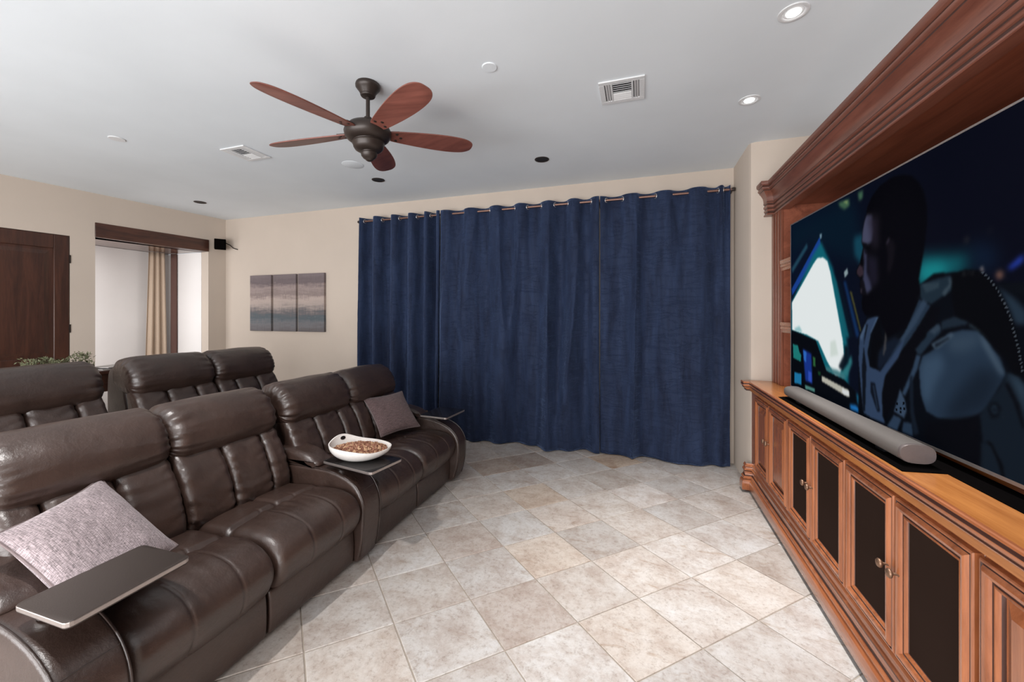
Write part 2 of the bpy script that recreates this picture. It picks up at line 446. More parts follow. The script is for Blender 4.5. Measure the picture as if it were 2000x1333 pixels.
def clip(poly, x0, y0, x1, y1):
    for ax, v, sg in ((0, x0, 1), (0, x1, -1), (1, y0, 1), (1, y1, -1)):
        out = []
        for i in range(len(poly)):
            a, b = poly[i - 1], poly[i]; da = (a[ax] - v) * sg; db = (b[ax] - v) * sg
            if da * db < 0:
                t = da / (da - db); out.append((a[0] + t * (b[0] - a[0]), a[1] + t * (b[1] - a[1])))
            if db >= 0: out.append(b)
        poly = out
        if len(poly) < 3: return []
    return poly


TINT = {(0, -1): (0.80, 0.75, 0.72), (1, 0): (0.97, 0.90, 0.83), (2, 2): (0.98, 0.88, 0.78), (3, 4): (0.72, 0.66, 0.62), (2, 4): (0.82, 0.74, 0.68), (4, 1): (1.06, 1.05, 1.05),
        (0, 1): (0.86, 0.81, 0.78), (1, -2): (0.98, 0.94, 0.9), (3, -1): (1.08, 1.08, 1.08), (2, 1): (0.97, 0.92, 0.88), (5, 3): (0.92, 0.80, 0.68)}
rest = MB(); nt_ = 0
for i in range(-24, 30):
    for j in range(-24, 30):
        c = TO + E1 * (i + 0.5) + E2 * (j + 0.5)
        g = 0.0075
        q = [c + E1 * (a * (0.5 - g)) + E2 * (b * (0.5 - g)) for a, b in ((-1, -1), (1, -1), (1, 1), (-1, 1))]
        poly = clip([tuple(p) for p in q], -7.4, -1.95, 1.72, 4.72)
        if len(poly) < 3: continue
        cx = sum(p[0] for p in poly) / len(poly); cy = sum(p[1] for p in poly) / len(poly)
        lift = random.uniform(-0.0006, 0.0006)
        near = -1.95 < cx < 1.05 and cy > 0.1
        mb = MB() if near else rest
        inner = [(cx + (x - cx) * 0.988, cy + (y - cy) * 0.988) for x, y in poly]
        mb.rings([[(x, y, -0.006) for x, y in poly], [(x, y, -0.0025 + lift) for x, y in poly], [(x, y, lift) for x, y in inner]])
        if near:
            t = link('tile', mb, M['tile'], floor)
            k = random.choice((0.80, 0.86, 0.90, 0.93, 0.96, 0.98, 1.0, 1.02)); w = random.uniform(-0.015, 0.03)
            t.color = (*TINT.get((i, j), (k + w, k, k - w)), 1); nt_ += 1
ro = link('tile_field', rest, M['tile'], floor); ro['kind'] = 'stuff'

ce = MB().box(-8.2, -2.7, H, 2.1, 5.0, H + 0.12)
ceiling = struct(link('ceiling', ce, M['ceiling']))
struct(link('wall_back', MB().box(-6.6, 4.69, 0, 2.0, 4.9, H), M['wall']))
# pier between curtains and media wall, bull-nosed corner
pier = MB().prism([(0.93, 4.72), (0.93, 4.10), (0.945, 4.065), (0.98, 4.05), (2.0, 4.05), (2.0, 4.72)], 0, H)
struct(link('wall_end', pier, M['wall'], smooth=40))
struct(link('wall_right', MB().box(1.76, -2.7, 0, 1.95, 4.06, H), M['wall']))
# wall behind the camera with its wide glazed opening
rw = MB().box(-8.2, -2.2, 0, -6.0, -2.0, H).box(0.75, -2.2, 0, 1.8, -2.0, H).box(-6.0, -2.2, 2.5, 0.75, -2.0, H).box(-6.0, -2.2, 0, 0.75, -2.0, 0.12)
struct(link('wall_rear', rw, M['wall']))
wn = MB()
for x in (-6.0, -4.31, -2.62, -0.94, 0.70): wn.box(x, -2.14, 0.12, x + 0.05, -2.08, 2.5)
wn.box(-6.0, -2.14, 2.45, 0.75, -2.08, 2.5).box(-6.0, -2.14, 0.12, 0.75, -2.08, 0.17)
struct(link('window_1', wn, M['bronze']))

# left wall (slightly out of square), with door and alcove
A0 = np.array((-6.451, 4.698)); B0 = np.array((-6.708, 2.387)); dL = (A0 - B0) / np.hypot(*(A0 - B0)); nL = np.array((dL[1], -dL[0]))  # nL points into the room


def LP(s, off=0.0): return A0 - dL * s + nL * off     # s metres from the back corner along the wall


def lbox(mb, s0, s1, z0, z1, o0, o1):
    p = [LP(s0, o0), LP(s1, o0), LP(s1, o1), LP(s0, o1)]
    return mb.prism([tuple(x) for x in p], z0, z1)


AL0, AL1, ALT = 0.264, 1.562, 2.745      # alcove opening
DR0, DR1, DRT = 1.785, 2.75, 2.535       # door
wl = MB()
lbox(wl, -0.25, AL0, 0, H, -0.2, 0)
lbox(wl, AL0, AL1, ALT, H, -0.2, 0)
lbox(wl, AL1, DR0, 0, H, -0.2, 0)
lbox(wl, DR0, DR1, DRT, H, -0.2, 0)
lbox(wl, DR1, 7.5, 0, H, -0.2, 0)
wall_left = struct(link('wall_left', wl, M['wall']))
al = MB()
al.box(-7.62, 3.0, 0, -7.42, 4.65, 2.56)                                   # alcove back
al.box(-7.5, 4.45, 0, -6.66, 4.62, 2.56)                                   # alcove right cheek
al.box(-7.5, 2.92, 0, -6.82, 3.06, 0.5)
link('alcove_wall', al, M['white_wall'], wall_left)
a2 = MB(); a2.box(-7.5, 3.06, 2.563, -6.66, 4.45, 2.66)
link('alcove_soffit', a2, M['soffit'], wall_left)
bm_ = lbox(MB(), AL0 - 0.003, AL1 + 0.003, 2.563, 2.748, -0.2, 0.012)
struct(link('trim_1', bm_, M['beam_wood'], bevel=0.004))

# door with raised panels
dd = MB(); lbox(dd, DR0, DR1, 0, DRT, -0.07, -0.028)
door = struct(link('door_1', dd, M['door_wood']))
st = MB()
W_ = 0.135
lbox(st, DR0 + 0.004, DR0 + W_, 0, DRT - 0.004, -0.03, -0.006); lbox(st, DR1 - W_, DR1 - 0.004, 0, DRT - 0.004, -0.03, -0.006)
lbox(st, DR0 + W_, DR1 - W_, DRT - 0.17, DRT - 0.004, -0.03, -0.006); lbox(st, DR0 + W_, DR1 - W_, 0.93, 1.06, -0.03, -0.006); lbox(st, DR0 + W_, DR1 - W_, 0, 0.2, -0.03, -0.006)
link('door_frame', st, M['door_wood'], door, bevel=0.006)
for z0, z1 in ((1.06, DRT - 0.17), (0.2, 0.93)):
    pm = MB(); rr = []
    for ins, o in ((0.0, -0.03), (0.03, -0.028), (0.075, -0.012), (0.085, -0.012)):
        rr.append([(*LP(s, o), z) for s, z in ((DR0 + W_ + ins, z0 + ins), (DR1 - W_ - ins, z0 + ins), (DR1 - W_ - ins, z1 - ins), (DR0 + W_ + ins, z1 - ins))])
    pm.rings(rr); link('door_panel', pm, M['door_wood'], door)
hg = MB()
for z in (2.2, 1.35, 0.35): lbox(hg, DR0 - 0.004, DR0 + 0.008, z, z + 0.1, -0.01, 0.006)
link('hinge', hg, M['bronze'], door)

# riser for the back row
struct(link('floor_riser', MB().box(-4.9, 0.2, 0, -3.02, 4.3, 0.15), M['leather_dark'], bevel=0.01))

# ------------------------------------------------------------------ media wall : base cabinets
XF = 0.945; YE = 4.045; YN = 0.42


def hframe(mb, y0, y1, z0, z1, prof, x=XF):
    """mitred picture-frame moulding on the cabinet face; prof = (inset from outer edge, projection)"""
    rr = []
    for (sy, sz) in ((0, 0), (1, 0), (1, 1), (0, 1)):
        ring = []
        for d, h in prof:
            yy = y0 + d if sy == 0 else y1 - d; zz = z0 + d if sz == 0 else z1 - d
            ring.append((x - h, yy, zz))
        rr.append(ring)
    return mb.rings(rr, loop=True)


DOORP = [(0.0, 0.0), (0.0, 0.017), (0.003, 0.021), (0.008, 0.0215), (0.012, 0.018), (0.014, 0.020), (0.019, 0.027), (0.026, 0.0305), (0.034, 0.029), (0.040, 0.023), (0.043, 0.018),
         (0.047, 0.0165), (0.050, 0.019), (0.055, 0.020), (0.060, 0.017), (0.064, 0.012), (0.066, 0.0)]


def knob(parent, y, z, x=XF - 0.02):
    mb = MB().lathe([(0.0001, 0.0), (0.010, 0.0), (0.010, -0.003), (0.005, -0.006), (0.0048, -0.016), (0.010, -0.019), (0.0165, -0.024), (0.0175, -0.029), (0.014, -0.034), (0.0001, -0.037)], (x, y, z), 20, 'X')
    link('knob', mb, M['knob'], parent, smooth=50)


units = [(3.845, 3.475, 3.465, 3.075, 'wood', 'cherry base cabinet with two raised wood panel doors, at the curtain end'),
         (3.055, 2.69, 2.68, 2.295, 'mesh', 'cherry base cabinet with two narrow dark cloth doors under the far half of the soundbar'),
         (2.28, 1.905, 1.895, 1.52, 'mesh', 'cherry base cabinet with two large dark cloth doors, below the near end of the soundbar'),
         (1.50, 1.125, 1.115, 0.72, 'wood', 'cherry base cabinet with raised wood panel door, nearest to the viewer at the photo edge')]
ZB, ZT = 0.262, 0.872
for (a1, a0, b1, b0, kind, lab) in units:
    e1 = YE if a1 > 3.8 else a1 + 0.009; e0 = YN if b0 < 0.8 else b0 - 0.009
    u = tag(empty('base_cabinet', (1.3, (a1 + b0) / 2, 0)), lab, 'cabinet', 'base cabinets of the media wall')
    link('body', MB().box(XF, e0, 0.0, 1.755, e1, 0.893), M['wood_z'], u, bevel=0.0015)
    for (y1, y0, side) in ((a1, a0, 0), (b1, b0, 1)):
        dm = MB(); hframe(dm, y0, y1, ZB, ZT, DOORP)
        d = link('cabinet_door', dm, M['wood_z'], u, smooth=35); glaze(d, len(DOORP), (3, 4, 10, 11, 15))
        ins = 0.064
        if kind == 'mesh':
            link('cloth_panel', MB().box(XF - 0.009, y0 + ins, ZB + ins, XF - 0.0015, y1 - ins, ZT - ins), M['mesh'], d)
        else:
            pm = MB(); rr = []
            for i_, h in ((ins - 0.003, 0.002), (ins + 0.004, 0.004), (ins + 0.008, 0.0035), (ins + 0.036, 0.017), (ins + 0.040, 0.019), (ins + 0.042, 0.019)):
                rr.append([(XF - h, y, z) for y, z in ((y0 + i_, ZB + i_), (y1 - i_, ZB + i_), (y1 - i_, ZT - i_), (y0 + i_, ZT - i_))])
            pm.rings(rr); link('raised_panel', pm, M['wood_z'], d)
        knob(d, y0 + 0.028 if side == 0 else y1 - 0.028, 0.59, XF - 0.024)

JOG = 0.055


def run(off, jog=JOG): return [(XF - off, YN), (XF - off, YE - 0.055), (XF - off - jog, YE - 0.055), (XF - off - jog, YE)]


# base moulding : one continuous run with a small break forward at the wall
BASEP = [(0.0008, 0.0), (0.003, 0.0), (0.003, 0.022), (0.038, 0.024), (0.041, 0.03), (0.041, 0.085), (0.037, 0.098), (0.028, 0.106), (0.024, 0.112), (0.028, 0.118), (0.029, 0.128), (0.024, 0.137),
         (0.018, 0.140), (0.013, 0.150), (0.011, 0.165), (0.012, 0.178), (0.018, 0.183), (0.020, 0.192), (0.016, 0.200), (0.010, 0.203), (0.008, 0.215), (0.012, 0.222), (0.010, 0.232), (0.003, 0.240), (0.0015, 0.248), (0.0008, 0.248)]
bmold = MB().sweep(run(0.0), BASEP)
bmo = link('base_moulding', bmold, M['wood_y'], smooth=30); glaze(bmo, len(BASEP), (1, 2, 8, 12, 16, 20, 24))
tag(bmo, 'long stepped cherry base moulding along the floor under the cabinets', 'moulding')
# worktop
TOPP = [(-0.03, 0.897), (0.012, 0.897), (0.016, 0.903), (0.014, 0.910), (0.018, 0.916), (0.027, 0.920), (0.032, 0.928), (0.031, 0.934), (0.036, 0.938), (0.041, 0.944), (0.043, 0.956), (0.040, 0.966), (0.044, 0.970), (0.043, 0.977), (0.038, 0.980), (-0.03, 0.980)]
wt = MB().sweep(run(0.0, 0.045), TOPP)
wtop = empty('worktop', (1.3, 2.2, 0.893))
tag(wtop, 'glossy orange-brown cherry worktop with moulded edge under the television', 'worktop')
glaze(link('moulded_edge', wt, M['wood_y'], wtop, smooth=30), len(TOPP), (1, 2, 6, 10))
link('top_board', MB().box(XF - 0.028, YN, 0.8955, 1.755, YE, 0.9803), M['wood_top'], wtop)

# hutch
XH = 1.10; YS = 3.80
hu = empty('television_hutch', (1.4, 2.2, 0.981)); tag(hu, 'tall reddish cherry hutch framing the television, with shelves and heavy crown', 'hutch')
link('side_panel', MB().box(XH + 0.02, YE - 0.03, 0.981, 1.755, YE - 0.003, 2.56), M['hutch_z'], hu)
link('side_panel', MB().box(XH + 0.02, YN, 0.981, 1.755, YN + 0.03, 2.56), M['hutch_z'], hu)
link('back_panel', MB().box(1.72, YN + 0.03, 0.981, 1.757, YE - 0.03, 2.56), M['hutch_in'], hu)
link('soffit', MB().box(XH + 0.02, YN + 0.03, 2.47, 1.72, YE - 0.03, 2.56), M['hutch_in'], hu)
for y0, y1 in ((YS, YE - 0.003), (YN, YN + 0.242)):
    sm = MB().box(XH, y0, 0.981, XH + 0.02, y1, 2.56)
    s_ = link('stile', sm, M['hutch_z'], hu, bevel=0.003)
    for a, b in ((0.03, 0.045), (0.10, 0.11), (0.165, 0.18)):
        link('bead', MB().box(XH - 0.007, y0 + a, 0.981, XH + 0.001, y0 + b, 2.45), M['hutch_z'], s_, bevel=0.003)
    f0 = y0 if y0 > 2 else y1 - 0.02
    link('inner_panel', MB().box(XH + 0.02, f0, 0.981, 1.72, f0 + 0.02, 2.47), M['hutch_in'], hu)
SHP = [(-0.5, 0.0), (0.0, 0.0), (0.0, 0.022), (0.010, 0.028), (0.012, 0.044), (0.006, 0.050), (0.014, 0.058), (0.014, 0.084), (-0.5, 0.084)]
for z in (1.424, 1.932):
    shm = MB().sweep([(XH + 0.006, 3.535), (XH + 0.006, YS - 0.001)], [(max(o, -0.10), z + h) for o, h in SHP])
    sh_ = link('shelf', MB().box(XH + 0.095, 3.20, z, 1.72, YS + 0.02, z + 0.084), M['wood_y'], hu)
    link('shelf_moulding', shm, M['wood_y'], sh_, smooth=30)
link('divider', MB().box(XH + 0.10, 3.17, 0.981, 1.72, 3.20, 2.10), M['hutch_z'], hu)
CROWN = [(-0.02, 2.438), (0.012, 2.438), (0.016, 2.442), (0.016, 2.450), (0.008, 2.454), (0.004, 2.460), (0.004, 2.470), (0.012, 2.474), (0.015, 2.482), (0.010, 2.490), (0.006, 2.493), (0.006, 2.501), (0.015, 2.505), (0.019, 2.513), (0.019, 2.521), (0.012, 2.526),
         (0.008, 2.530), (0.008, 2.538), (0.018, 2.542), (0.021, 2.549), (0.017, 2.555), (0.019, 2.575), (0.025, 2.597), (0.036, 2.618), (0.050, 2.635), (0.062, 2.643), (0.062, 2.652), (0.072, 2.656), (0.078, 2.664), (0.078, 2.674), (0.072, 2.679), (0.072, 2.685), (0.086, 2.690), (0.093, 2.702), (0.093, 2.722), (-0.02, 2.722)]
# main run starts 4.5 cm behind the end block
XC = XH + 0.035
cpath = [(XC, YN), (XC, YE - 0.05), (XC - 0.05, YE - 0.05), (XC - 0.05, YE)]
CR2 = [(o if o < 0 else o * 0.74 + 0.034, z - 0.004 if z > 2.6 else z) for o, z in CROWN]
glaze(link('crown_moulding', MB().sweep(cpath, CR2), M['hutch_y'], hu, smooth=30), len(CR2), (4, 5, 9, 10, 15, 16, 19, 25, 29, 30))
link('top_board', MB().box(XC, YN, 2.56, 1.757, YE - 0.003, 2.70), M['hutch_y'], hu)

tag(link('added_strip_lamp', MB().box(1.435, 0.55, 2.7005, 1.485, 3.85, 2.728), M['white_paint']), 'slim added strip lamp, unseen on top of the hutch behind the crown', 'lamp')  # added housing for the hidden ceiling-brightening light

# ------------------------------------------------------------------ television
TV0 = np.array((1.08, 3.59)); TT = np.array((0.0344, -0.9994)); TN = np.array((-0.9994, -0.0344))   # TN towards the room
TS0, TS1, TZ0, TZ1 = 0.073, 2.285, 1.0195, 2.2545


def tp(s, z, o=0.0): p = TV0 + TT * s + TN * o; return (p[0], p[1], z)


def tbox(mb, s0, s1, z0, z1, o0, o1):
    return mb.add([tp(s, z, o) for s in (s0, s1) for o in (o1, o0) for z in (z0, z1)], [(0, 1, 3, 2), (4, 6, 7, 5), (0, 4, 5, 1), (2, 3, 7, 6), (0, 2, 6, 4), (1, 5, 7, 3)])


tv = tag(empty('television', tp(1.18, TZ0, -0.03)), 'huge flat television with thin silver edge showing an armoured man in profile', 'television')
link('case', tbox(MB(), TS0 + 0.004, TS1 - 0.004, TZ0 + 0.004, TZ1 - 0.004, -0.045, -0.004), M['black'], tv)
fr = MB(); bw = 0.008
tbox(fr, TS0, TS1, TZ0, TZ0 + bw + 0.005, -0.03, 0.002); tbox(fr, TS0, TS1, TZ1 - bw, TZ1, -0.03, 0.002)
tbox(fr, TS0, TS0 + bw, TZ0 + bw + 0.005, TZ1 - bw, -0.03, 0.002); tbox(fr, TS1 - bw, TS1, TZ0 + bw + 0.005, TZ1 - bw, -0.03, 0.002)
link('bezel', fr, M['bezel'], tv)
link('wall_bracket', tbox(MB(), 0.9, 1.4, 1.4, 1.8, -0.55, -0.045), M['black'], tv)
link('logo', tbox(MB(), 0.845, 0.865, TZ0 + 0.004, TZ0 + 0.0095, 0.002, 0.003), M['white_led'], tv)
# the film frame on the screen, painted layer by layer into vertex colours (s, z in mm on the screen)
PAINT = [
    ('',(4,22,36),60,0.9,'',[(81,2241),(941,2221),(1016,1984),(966,1852),(743,1926),(372,2070),(81,2022)]),
    ('',(16,66,84),22,0.9,'',[(941,1998),(1064,1996),(1109,1873),(1016,1831),(947,1897)]),
    ('',(14,96,104),40,1,'',[(1445,1822),(1717,1783),(1702,1747),(1639,1722),(1445,1674),(1414,1736)]),
    ('',(20,135,138),30,0.7,'',[(1456,1776),(1570,1776),(1605,1725),(1456,1710)]),
    ('',(10,30,52),40,0.8,'',[(1702,1835),(1801,1806),(1827,1732),(1732,1725)]),
    ('',(66,98,72),8,0.9,'',[(773,2231),(894,2220),(901,2181),(846,2173),(796,2202)]),
    ('',(70,110,80),8,0.8,'',[(979,2231),(1028,2227),(1026,2183),(992,2185)]),
    ('',(130,150,96),5,0.7,'',[(825,2224),(881,2216),(874,2196)]),
    ('',(22,62,140),7,0.95,'',[(93,1764),(544,2074),(562,2003),(105,1714)]),
    ('',(34,74,92),8,0.8,'',[(93,1922),(352,2065),(372,2034),(105,1881)]),
    ('',(120,150,165),4,0.8,'',[(540,2091),(572,2089),(569,2056),(548,2060)]),
    ('',(12,92,106),16,1,'',[(81,1656),(451,1969),(562,2037),(631,1951),(712,1852),(874,1419),(888,1170),(773,1128),(647,1210),(81,1428)]),
    ('win',(222,228,228),7,1,'',[(100,1663),(451,1908),(508,1939),(583,1937),(644,1904),(683,1831),(825,1428),(846,1313),(796,1216),(751,1193),(631,1289),(526,1397),(352,1431),(105,1453)]),
    ('',(110,170,175),9,0.7,'win',[(143,1467),(232,1488),(282,1447),(162,1442)]),
    ('',(186,200,190),12,0.6,'win',[(682,1403),(742,1419),(777,1333),(682,1311)]),
    ('',(60,110,116),9,0.9,'',[(619,1248),(843,1236),(865,1205),(822,1192),(619,1217)]),
    ('',(44,112,118),8,0.9,'',[(799,1230),(843,1270),(917,1346),(927,1303),(875,1218)]),
    ('',(3,14,24),8,0.95,'',[(777,1262),(843,1345),(843,1396),(886,1388),(886,1298),(822,1244)]),
    ('',(14,88,100),8,0.9,'',[(696,1838),(832,1439),(901,1443),(758,1769)]),
    ('',(16,50,96),8,0.8,'',[(832,1763),(966,1447),(1001,1449),(860,1761)]),
    ('',(4,18,30),8,0.8,'',[(773,1768),(901,1443),(941,1445),(803,1765)]),
    ('',(92,88,40),6,0.7,'',[(901,1699),(1004,1477),(1018,1477),(921,1698)]),
    ('',(150,170,172),6,0.85,'',[(839,1815),(874,1834),(885,1803),(849,1780)]),
    ('',(2,5,10),5,1,'',[(88,1454),(249,1435),(490,1400),(619,1236),(632,1218),(843,1196),(1004,1131),(1014,1037),(88,1038)]),
    ('',(30,132,126),6,0.85,'',[(116,1350),(206,1346),(232,1301),(262,1282),(257,1232),(125,1246)]),
    ('',(28,120,170),7,0.9,'',[(143,1144),(265,1147),(265,1069),(143,1063)]),
    ('',(22,52,140),8,0.9,'',[(290,1327),(424,1305),(439,1105),(331,1108)]),
    ('',(48,110,190),6,0.8,'',[(295,1321),(347,1311),(344,1235),(307,1251)]),
    ('',(60,90,200),6,0.6,'',[(378,1184),(431,1178),(431,1110),(378,1115)]),
    ('',(90,150,140),5,0.8,'',[(323,1078),(475,1078),(475,1055),(331,1052)]),
    ('',(50,110,60),5,0.8,'',[(446,1290),(482,1284),(485,1225),(451,1227)]),
    ('',(24,70,40),5,0.8,'',[(518,1203),(559,1202),(552,1175),(522,1177)]),
    ('',(172,170,158),6,1,'',[(573,1179),(891,1145),(898,1109),(875,1105),(573,1143)]),
    ('',(208,212,214),5,0.9,'',[(822,1143),(891,1139),(896,1112),(822,1114)]),
    ('',(28,110,180),8,0.95,'',[(901,1068),(966,1077),(1004,1056),(1000,1044),(907,1044)]),
    ('',(24,110,150),8,0.8,'',[(966,1145),(1004,1131),(1003,1072),(976,1093)]),
    ('',(36,62,170),12,0.95,'',[(1852,1724),(1909,1763),(1909,1739),(1864,1714)]),
    ('',(130,92,76),8,0.85,'',[(1811,1711),(1827,1720),(1841,1705),(1830,1686),(1814,1693)]),
    ('',(130,120,120),6,0.7,'',[(1746,1736),(1760,1743),(1766,1721),(1753,1717)]),
    ('',(40,40,40),8,0.7,'',[(1679,1852),(1698,1858),(1702,1835),(1687,1832)]),
    ('',(40,44,46),8,0.7,'',[(1781,1863),(1794,1866),(1794,1849)]),
    ('suit',(3,6,11),4,1,'',[(988,1450),(1067,1562),(1169,1571),(1445,1696),(1534,1739),(1639,1731),(1732,1725),(1807,1676),(1839,1679),(1922,1667),(1922,946),(1435,1036),(988,1031)]),
    ('',(33,48,62),10,0.95,'suit',[(1814,1670),(1888,1615),(1922,1576),(1922,1538),(1882,1537),(1846,1616)]),
    ('',(6,10,15),5,1,'',[(1827,1669),(1922,1673),(1922,1630),(1864,1649)]),
    ('',(25,39,50),6,1,'',[(1445,1696),(1552,1716),(1614,1721),(1635,1702),(1622,1663),(1515,1613),(1456,1637)]),
    ('',(44,59,69),6,0.8,'',[(1461,1699),(1561,1702),(1557,1678),(1486,1661)]),
    ('',(53,66,76),4,0.9,'',[(1605,1718),(1632,1696),(1588,1642),(1570,1656),(1610,1688)]),
    ('',(30,44,60),6,1,'',[(1445,1637),(1515,1606),(1445,1511),(1335,1398),(1236,1306),(1210,1269),(1169,1272),(1262,1391),(1358,1493)]),
    ('',(47,63,82),5,0.8,'',[(1471,1636),(1496,1621),(1435,1541),(1311,1412),(1262,1391),(1358,1493)]),
    ('',(3,4,7),4,1,'',[(1515,1606),(1570,1598),(1534,1528),(1456,1453),(1414,1360),(1335,1241),(1249,1111),(1217,1053),(1176,1094),(1183,1214),(1243,1315),(1392,1464)]),
    ('',(22,33,45),5,0.8,'',[(1414,1646),(1445,1637),(1435,1689)]),
    ('plate',(44,60,85),4,1,'',[(996,1441),(1067,1544),(1134,1562),(1162,1558),(1097,1473),(1067,1373),(1090,1304),(1155,1295),(1176,1290),(1243,1357),(1323,1436),(1358,1462),(1311,1372),(1217,1279),(1190,1182),(1197,1073),(1217,1045),(1119,1041),(1036,1052),(1012,1166),(988,1329)]),
    ('',(69,89,114),4,0.85,'plate',[(1155,1566),(1183,1566),(1119,1474),(1097,1394),(1090,1304),(1067,1373),(1097,1482)]),
    ('',(7,12,19),5,0.95,'',[(1052,1516),(1075,1521),(1036,1407),(1060,1301),(1049,1064),(1028,1059),(1020,1296)]),
    ('',(7,12,21),4,0.95,'',[(1097,1226),(1134,1227),(1176,1094),(1155,1085),(1097,1173)]),
    ('',(39,53,72),3,0.7,'',[(1112,1215),(1127,1215),(1162,1099),(1150,1096)]),
    ('',(69,89,114),4,0.7,'',[(996,1450),(1052,1525),(1060,1508),(1020,1433)]),
    ('',(2,3,5),5,1,'',[(1176,1571),(1190,1435),(1155,1300),(1094,1305),(1097,1394),(1119,1474)]),
    ('',(15,24,38),8,0.9,'',[(1155,1313),(1162,1382),(1223,1438),(1287,1466),(1335,1453),(1243,1357),(1176,1294)]),
    ('',(72,69,69),3,0.7,'',[(1219,1496),(1230,1496),(1223,1404),(1203,1369),(1197,1377)]),
    ('',(28,42,56),5,1,'',[(1424,1421),(1486,1477),(1496,1499),(1561,1536),(1570,1502),(1515,1457),(1461,1402),(1435,1400)]),
    ('',(50,63,77),4,0.8,'',[(1505,1499),(1548,1532),(1570,1516),(1534,1490)]),
    ('',(42,59,79),5,1,'',[(1430,1399),(1456,1394),(1435,1333),(1358,1206),(1335,1210),(1403,1329)]),
    ('',(50,66,86),4,1,'',[(1323,1231),(1358,1183),(1367,1139),(1352,1104),(1281,1118),(1299,1163)]),
    ('',(4,7,12),2,1,'',[(1297,1163),(1310,1164),(1310,1152),(1297,1150)]),
    ('',(4,7,12),2,1,'',[(1341,1175),(1354,1176),(1354,1163),(1341,1162)]),
    ('',(4,7,12),2,1,'',[(1293,1137),(1306,1138),(1306,1125),(1293,1124)]),
    ('',(4,7,12),2,1,'',[(1320,1147),(1333,1148),(1333,1135),(1320,1134)]),
    ('',(4,7,12),2,1,'',[(1347,1153),(1359,1154),(1359,1141),(1347,1140)]),
    ('',(4,7,12),2,1,'',[(1320,1131),(1333,1132),(1333,1120),(1320,1118)]),
    ('',(38,54,74),5,1,'',[(1281,1102),(1335,1096),(1305,1036),(1230,1036)]),
    ('',(33,48,66),6,1,'',[(1347,1087),(1403,1094),(1408,1039),(1335,1037)]),
    ('',(16,25,36),5,0.9,'',[(1386,1296),(1408,1307),(1414,1150),(1445,1061),(1414,1044),(1390,1144)]),
    ('pad',(33,48,65),5,1,'',[(1445,1342),(1466,1395),(1534,1430),(1605,1497),(1671,1513),(1739,1515),(1781,1475),(1827,1426),(1849,1371),(1814,1314),(1774,1240),(1717,1202),(1647,1172),(1552,1154),(1486,1167),(1456,1233)]),
    ('',(56,76,97),26,0.75,'pad',[(1445,1334),(1471,1389),(1570,1420),(1588,1367),(1534,1276),(1496,1183),(1456,1233)]),
    ('',(53,69,85),24,0.7,'pad',[(1605,1490),(1732,1512),(1760,1473),(1687,1430),(1605,1423)]),
    ('',(16,25,36),34,0.8,'pad',[(1639,1268),(1746,1387),(1849,1371),(1814,1302),(1774,1234),(1639,1163),(1570,1152)]),
    ('',(72,88,103),8,0.7,'pad',[(1742,1515),(1781,1475),(1849,1371),(1827,1368),(1760,1461)]),
    ('',(59,74,89),4,0.95,'',[(1515,1450),(1622,1501),(1632,1488),(1552,1432),(1534,1430)]),
    ('',(10,16,24),4,0.9,'',[(1534,1448),(1605,1483),(1611,1478),(1543,1438)]),
    ('',(25,36,47),6,1,'',[(1570,1543),(1639,1564),(1702,1545),(1687,1532),(1605,1517),(1570,1509)]),
    ('',(33,44,53),5,0.9,'',[(1702,1539),(1732,1533),(1864,1458),(1869,1452),(1760,1504),(1702,1526)]),
    ('arm',(15,24,33),6,1,'',[(1746,1215),(1827,1328),(1849,1377),(1882,1382),(1922,1344),(1922,946),(1839,1020),(1760,1122)]),
    ('',(45,62,77),14,0.85,'arm',[(1852,1380),(1882,1376),(1922,1339),(1922,1237),(1888,1316)]),
    ('',(3,5,9),4,1,'',[(1843,1342),(1855,1347),(1893,1284),(1913,1213),(1905,1210),(1876,1286)]),
    ('',(7,12,18),4,1,'',[(1777,1241),(1791,1268),(1817,1276),(1832,1259),(1820,1225),(1794,1212)]),
    ('',(25,38,50),4,1,'',[(1791,1247),(1801,1263),(1815,1261),(1817,1241),(1802,1230)]),
    ('',(4,7,12),3,1,'',[(1799,1247),(1809,1254),(1811,1245),(1802,1239)]),
    ('',(16,25,34),4,1,'',[(1750,1119),(1794,1121),(1827,1062),(1836,1025),(1746,1026)]),
    ('',(3,5,8),3,1,'',[(1760,1128),(1794,1132),(1836,1071),(1843,1033),(1833,1029),(1820,1071),(1791,1120)]),
    ('',(3,4,7),8,1,'',[(1486,1123),(1746,1209),(1750,1027),(1476,1048)]),
    ('hose',(2,3,4),6,1,'',[(1622,1723),(1687,1736),(1746,1727),(1801,1682),(1846,1605),(1882,1520),(1905,1429),(1909,1375),(1876,1375),(1846,1422),(1760,1504),(1702,1545),(1639,1564),(1622,1630)]),
    ('',(72,79,88),2,0.8,'',[(1754,1718),(1762,1723),(1766,1717),(1759,1714)]),
    ('',(72,79,88),2,0.8,'',[(1766,1707),(1773,1712),(1777,1706),(1770,1702)]),
    ('',(72,79,88),2,0.8,'',[(1777,1695),(1784,1701),(1788,1695),(1782,1691)]),
    ('',(72,79,88),2,0.8,'',[(1788,1685),(1796,1690),(1800,1684),(1793,1681)]),
    ('',(72,79,88),2,0.8,'',[(1797,1672),(1804,1677),(1808,1672),(1802,1668)]),
    ('',(72,79,88),2,0.8,'',[(1806,1660),(1813,1665),(1817,1660),(1811,1656)]),
    ('',(72,79,88),2,0.8,'',[(1815,1647),(1822,1653),(1826,1647),(1819,1644)]),
    ('',(72,79,88),2,0.8,'',[(1822,1633),(1829,1639),(1833,1634),(1827,1630)]),
    ('',(72,79,88),2,0.8,'',[(1830,1620),(1837,1625),(1840,1620),(1834,1616)]),
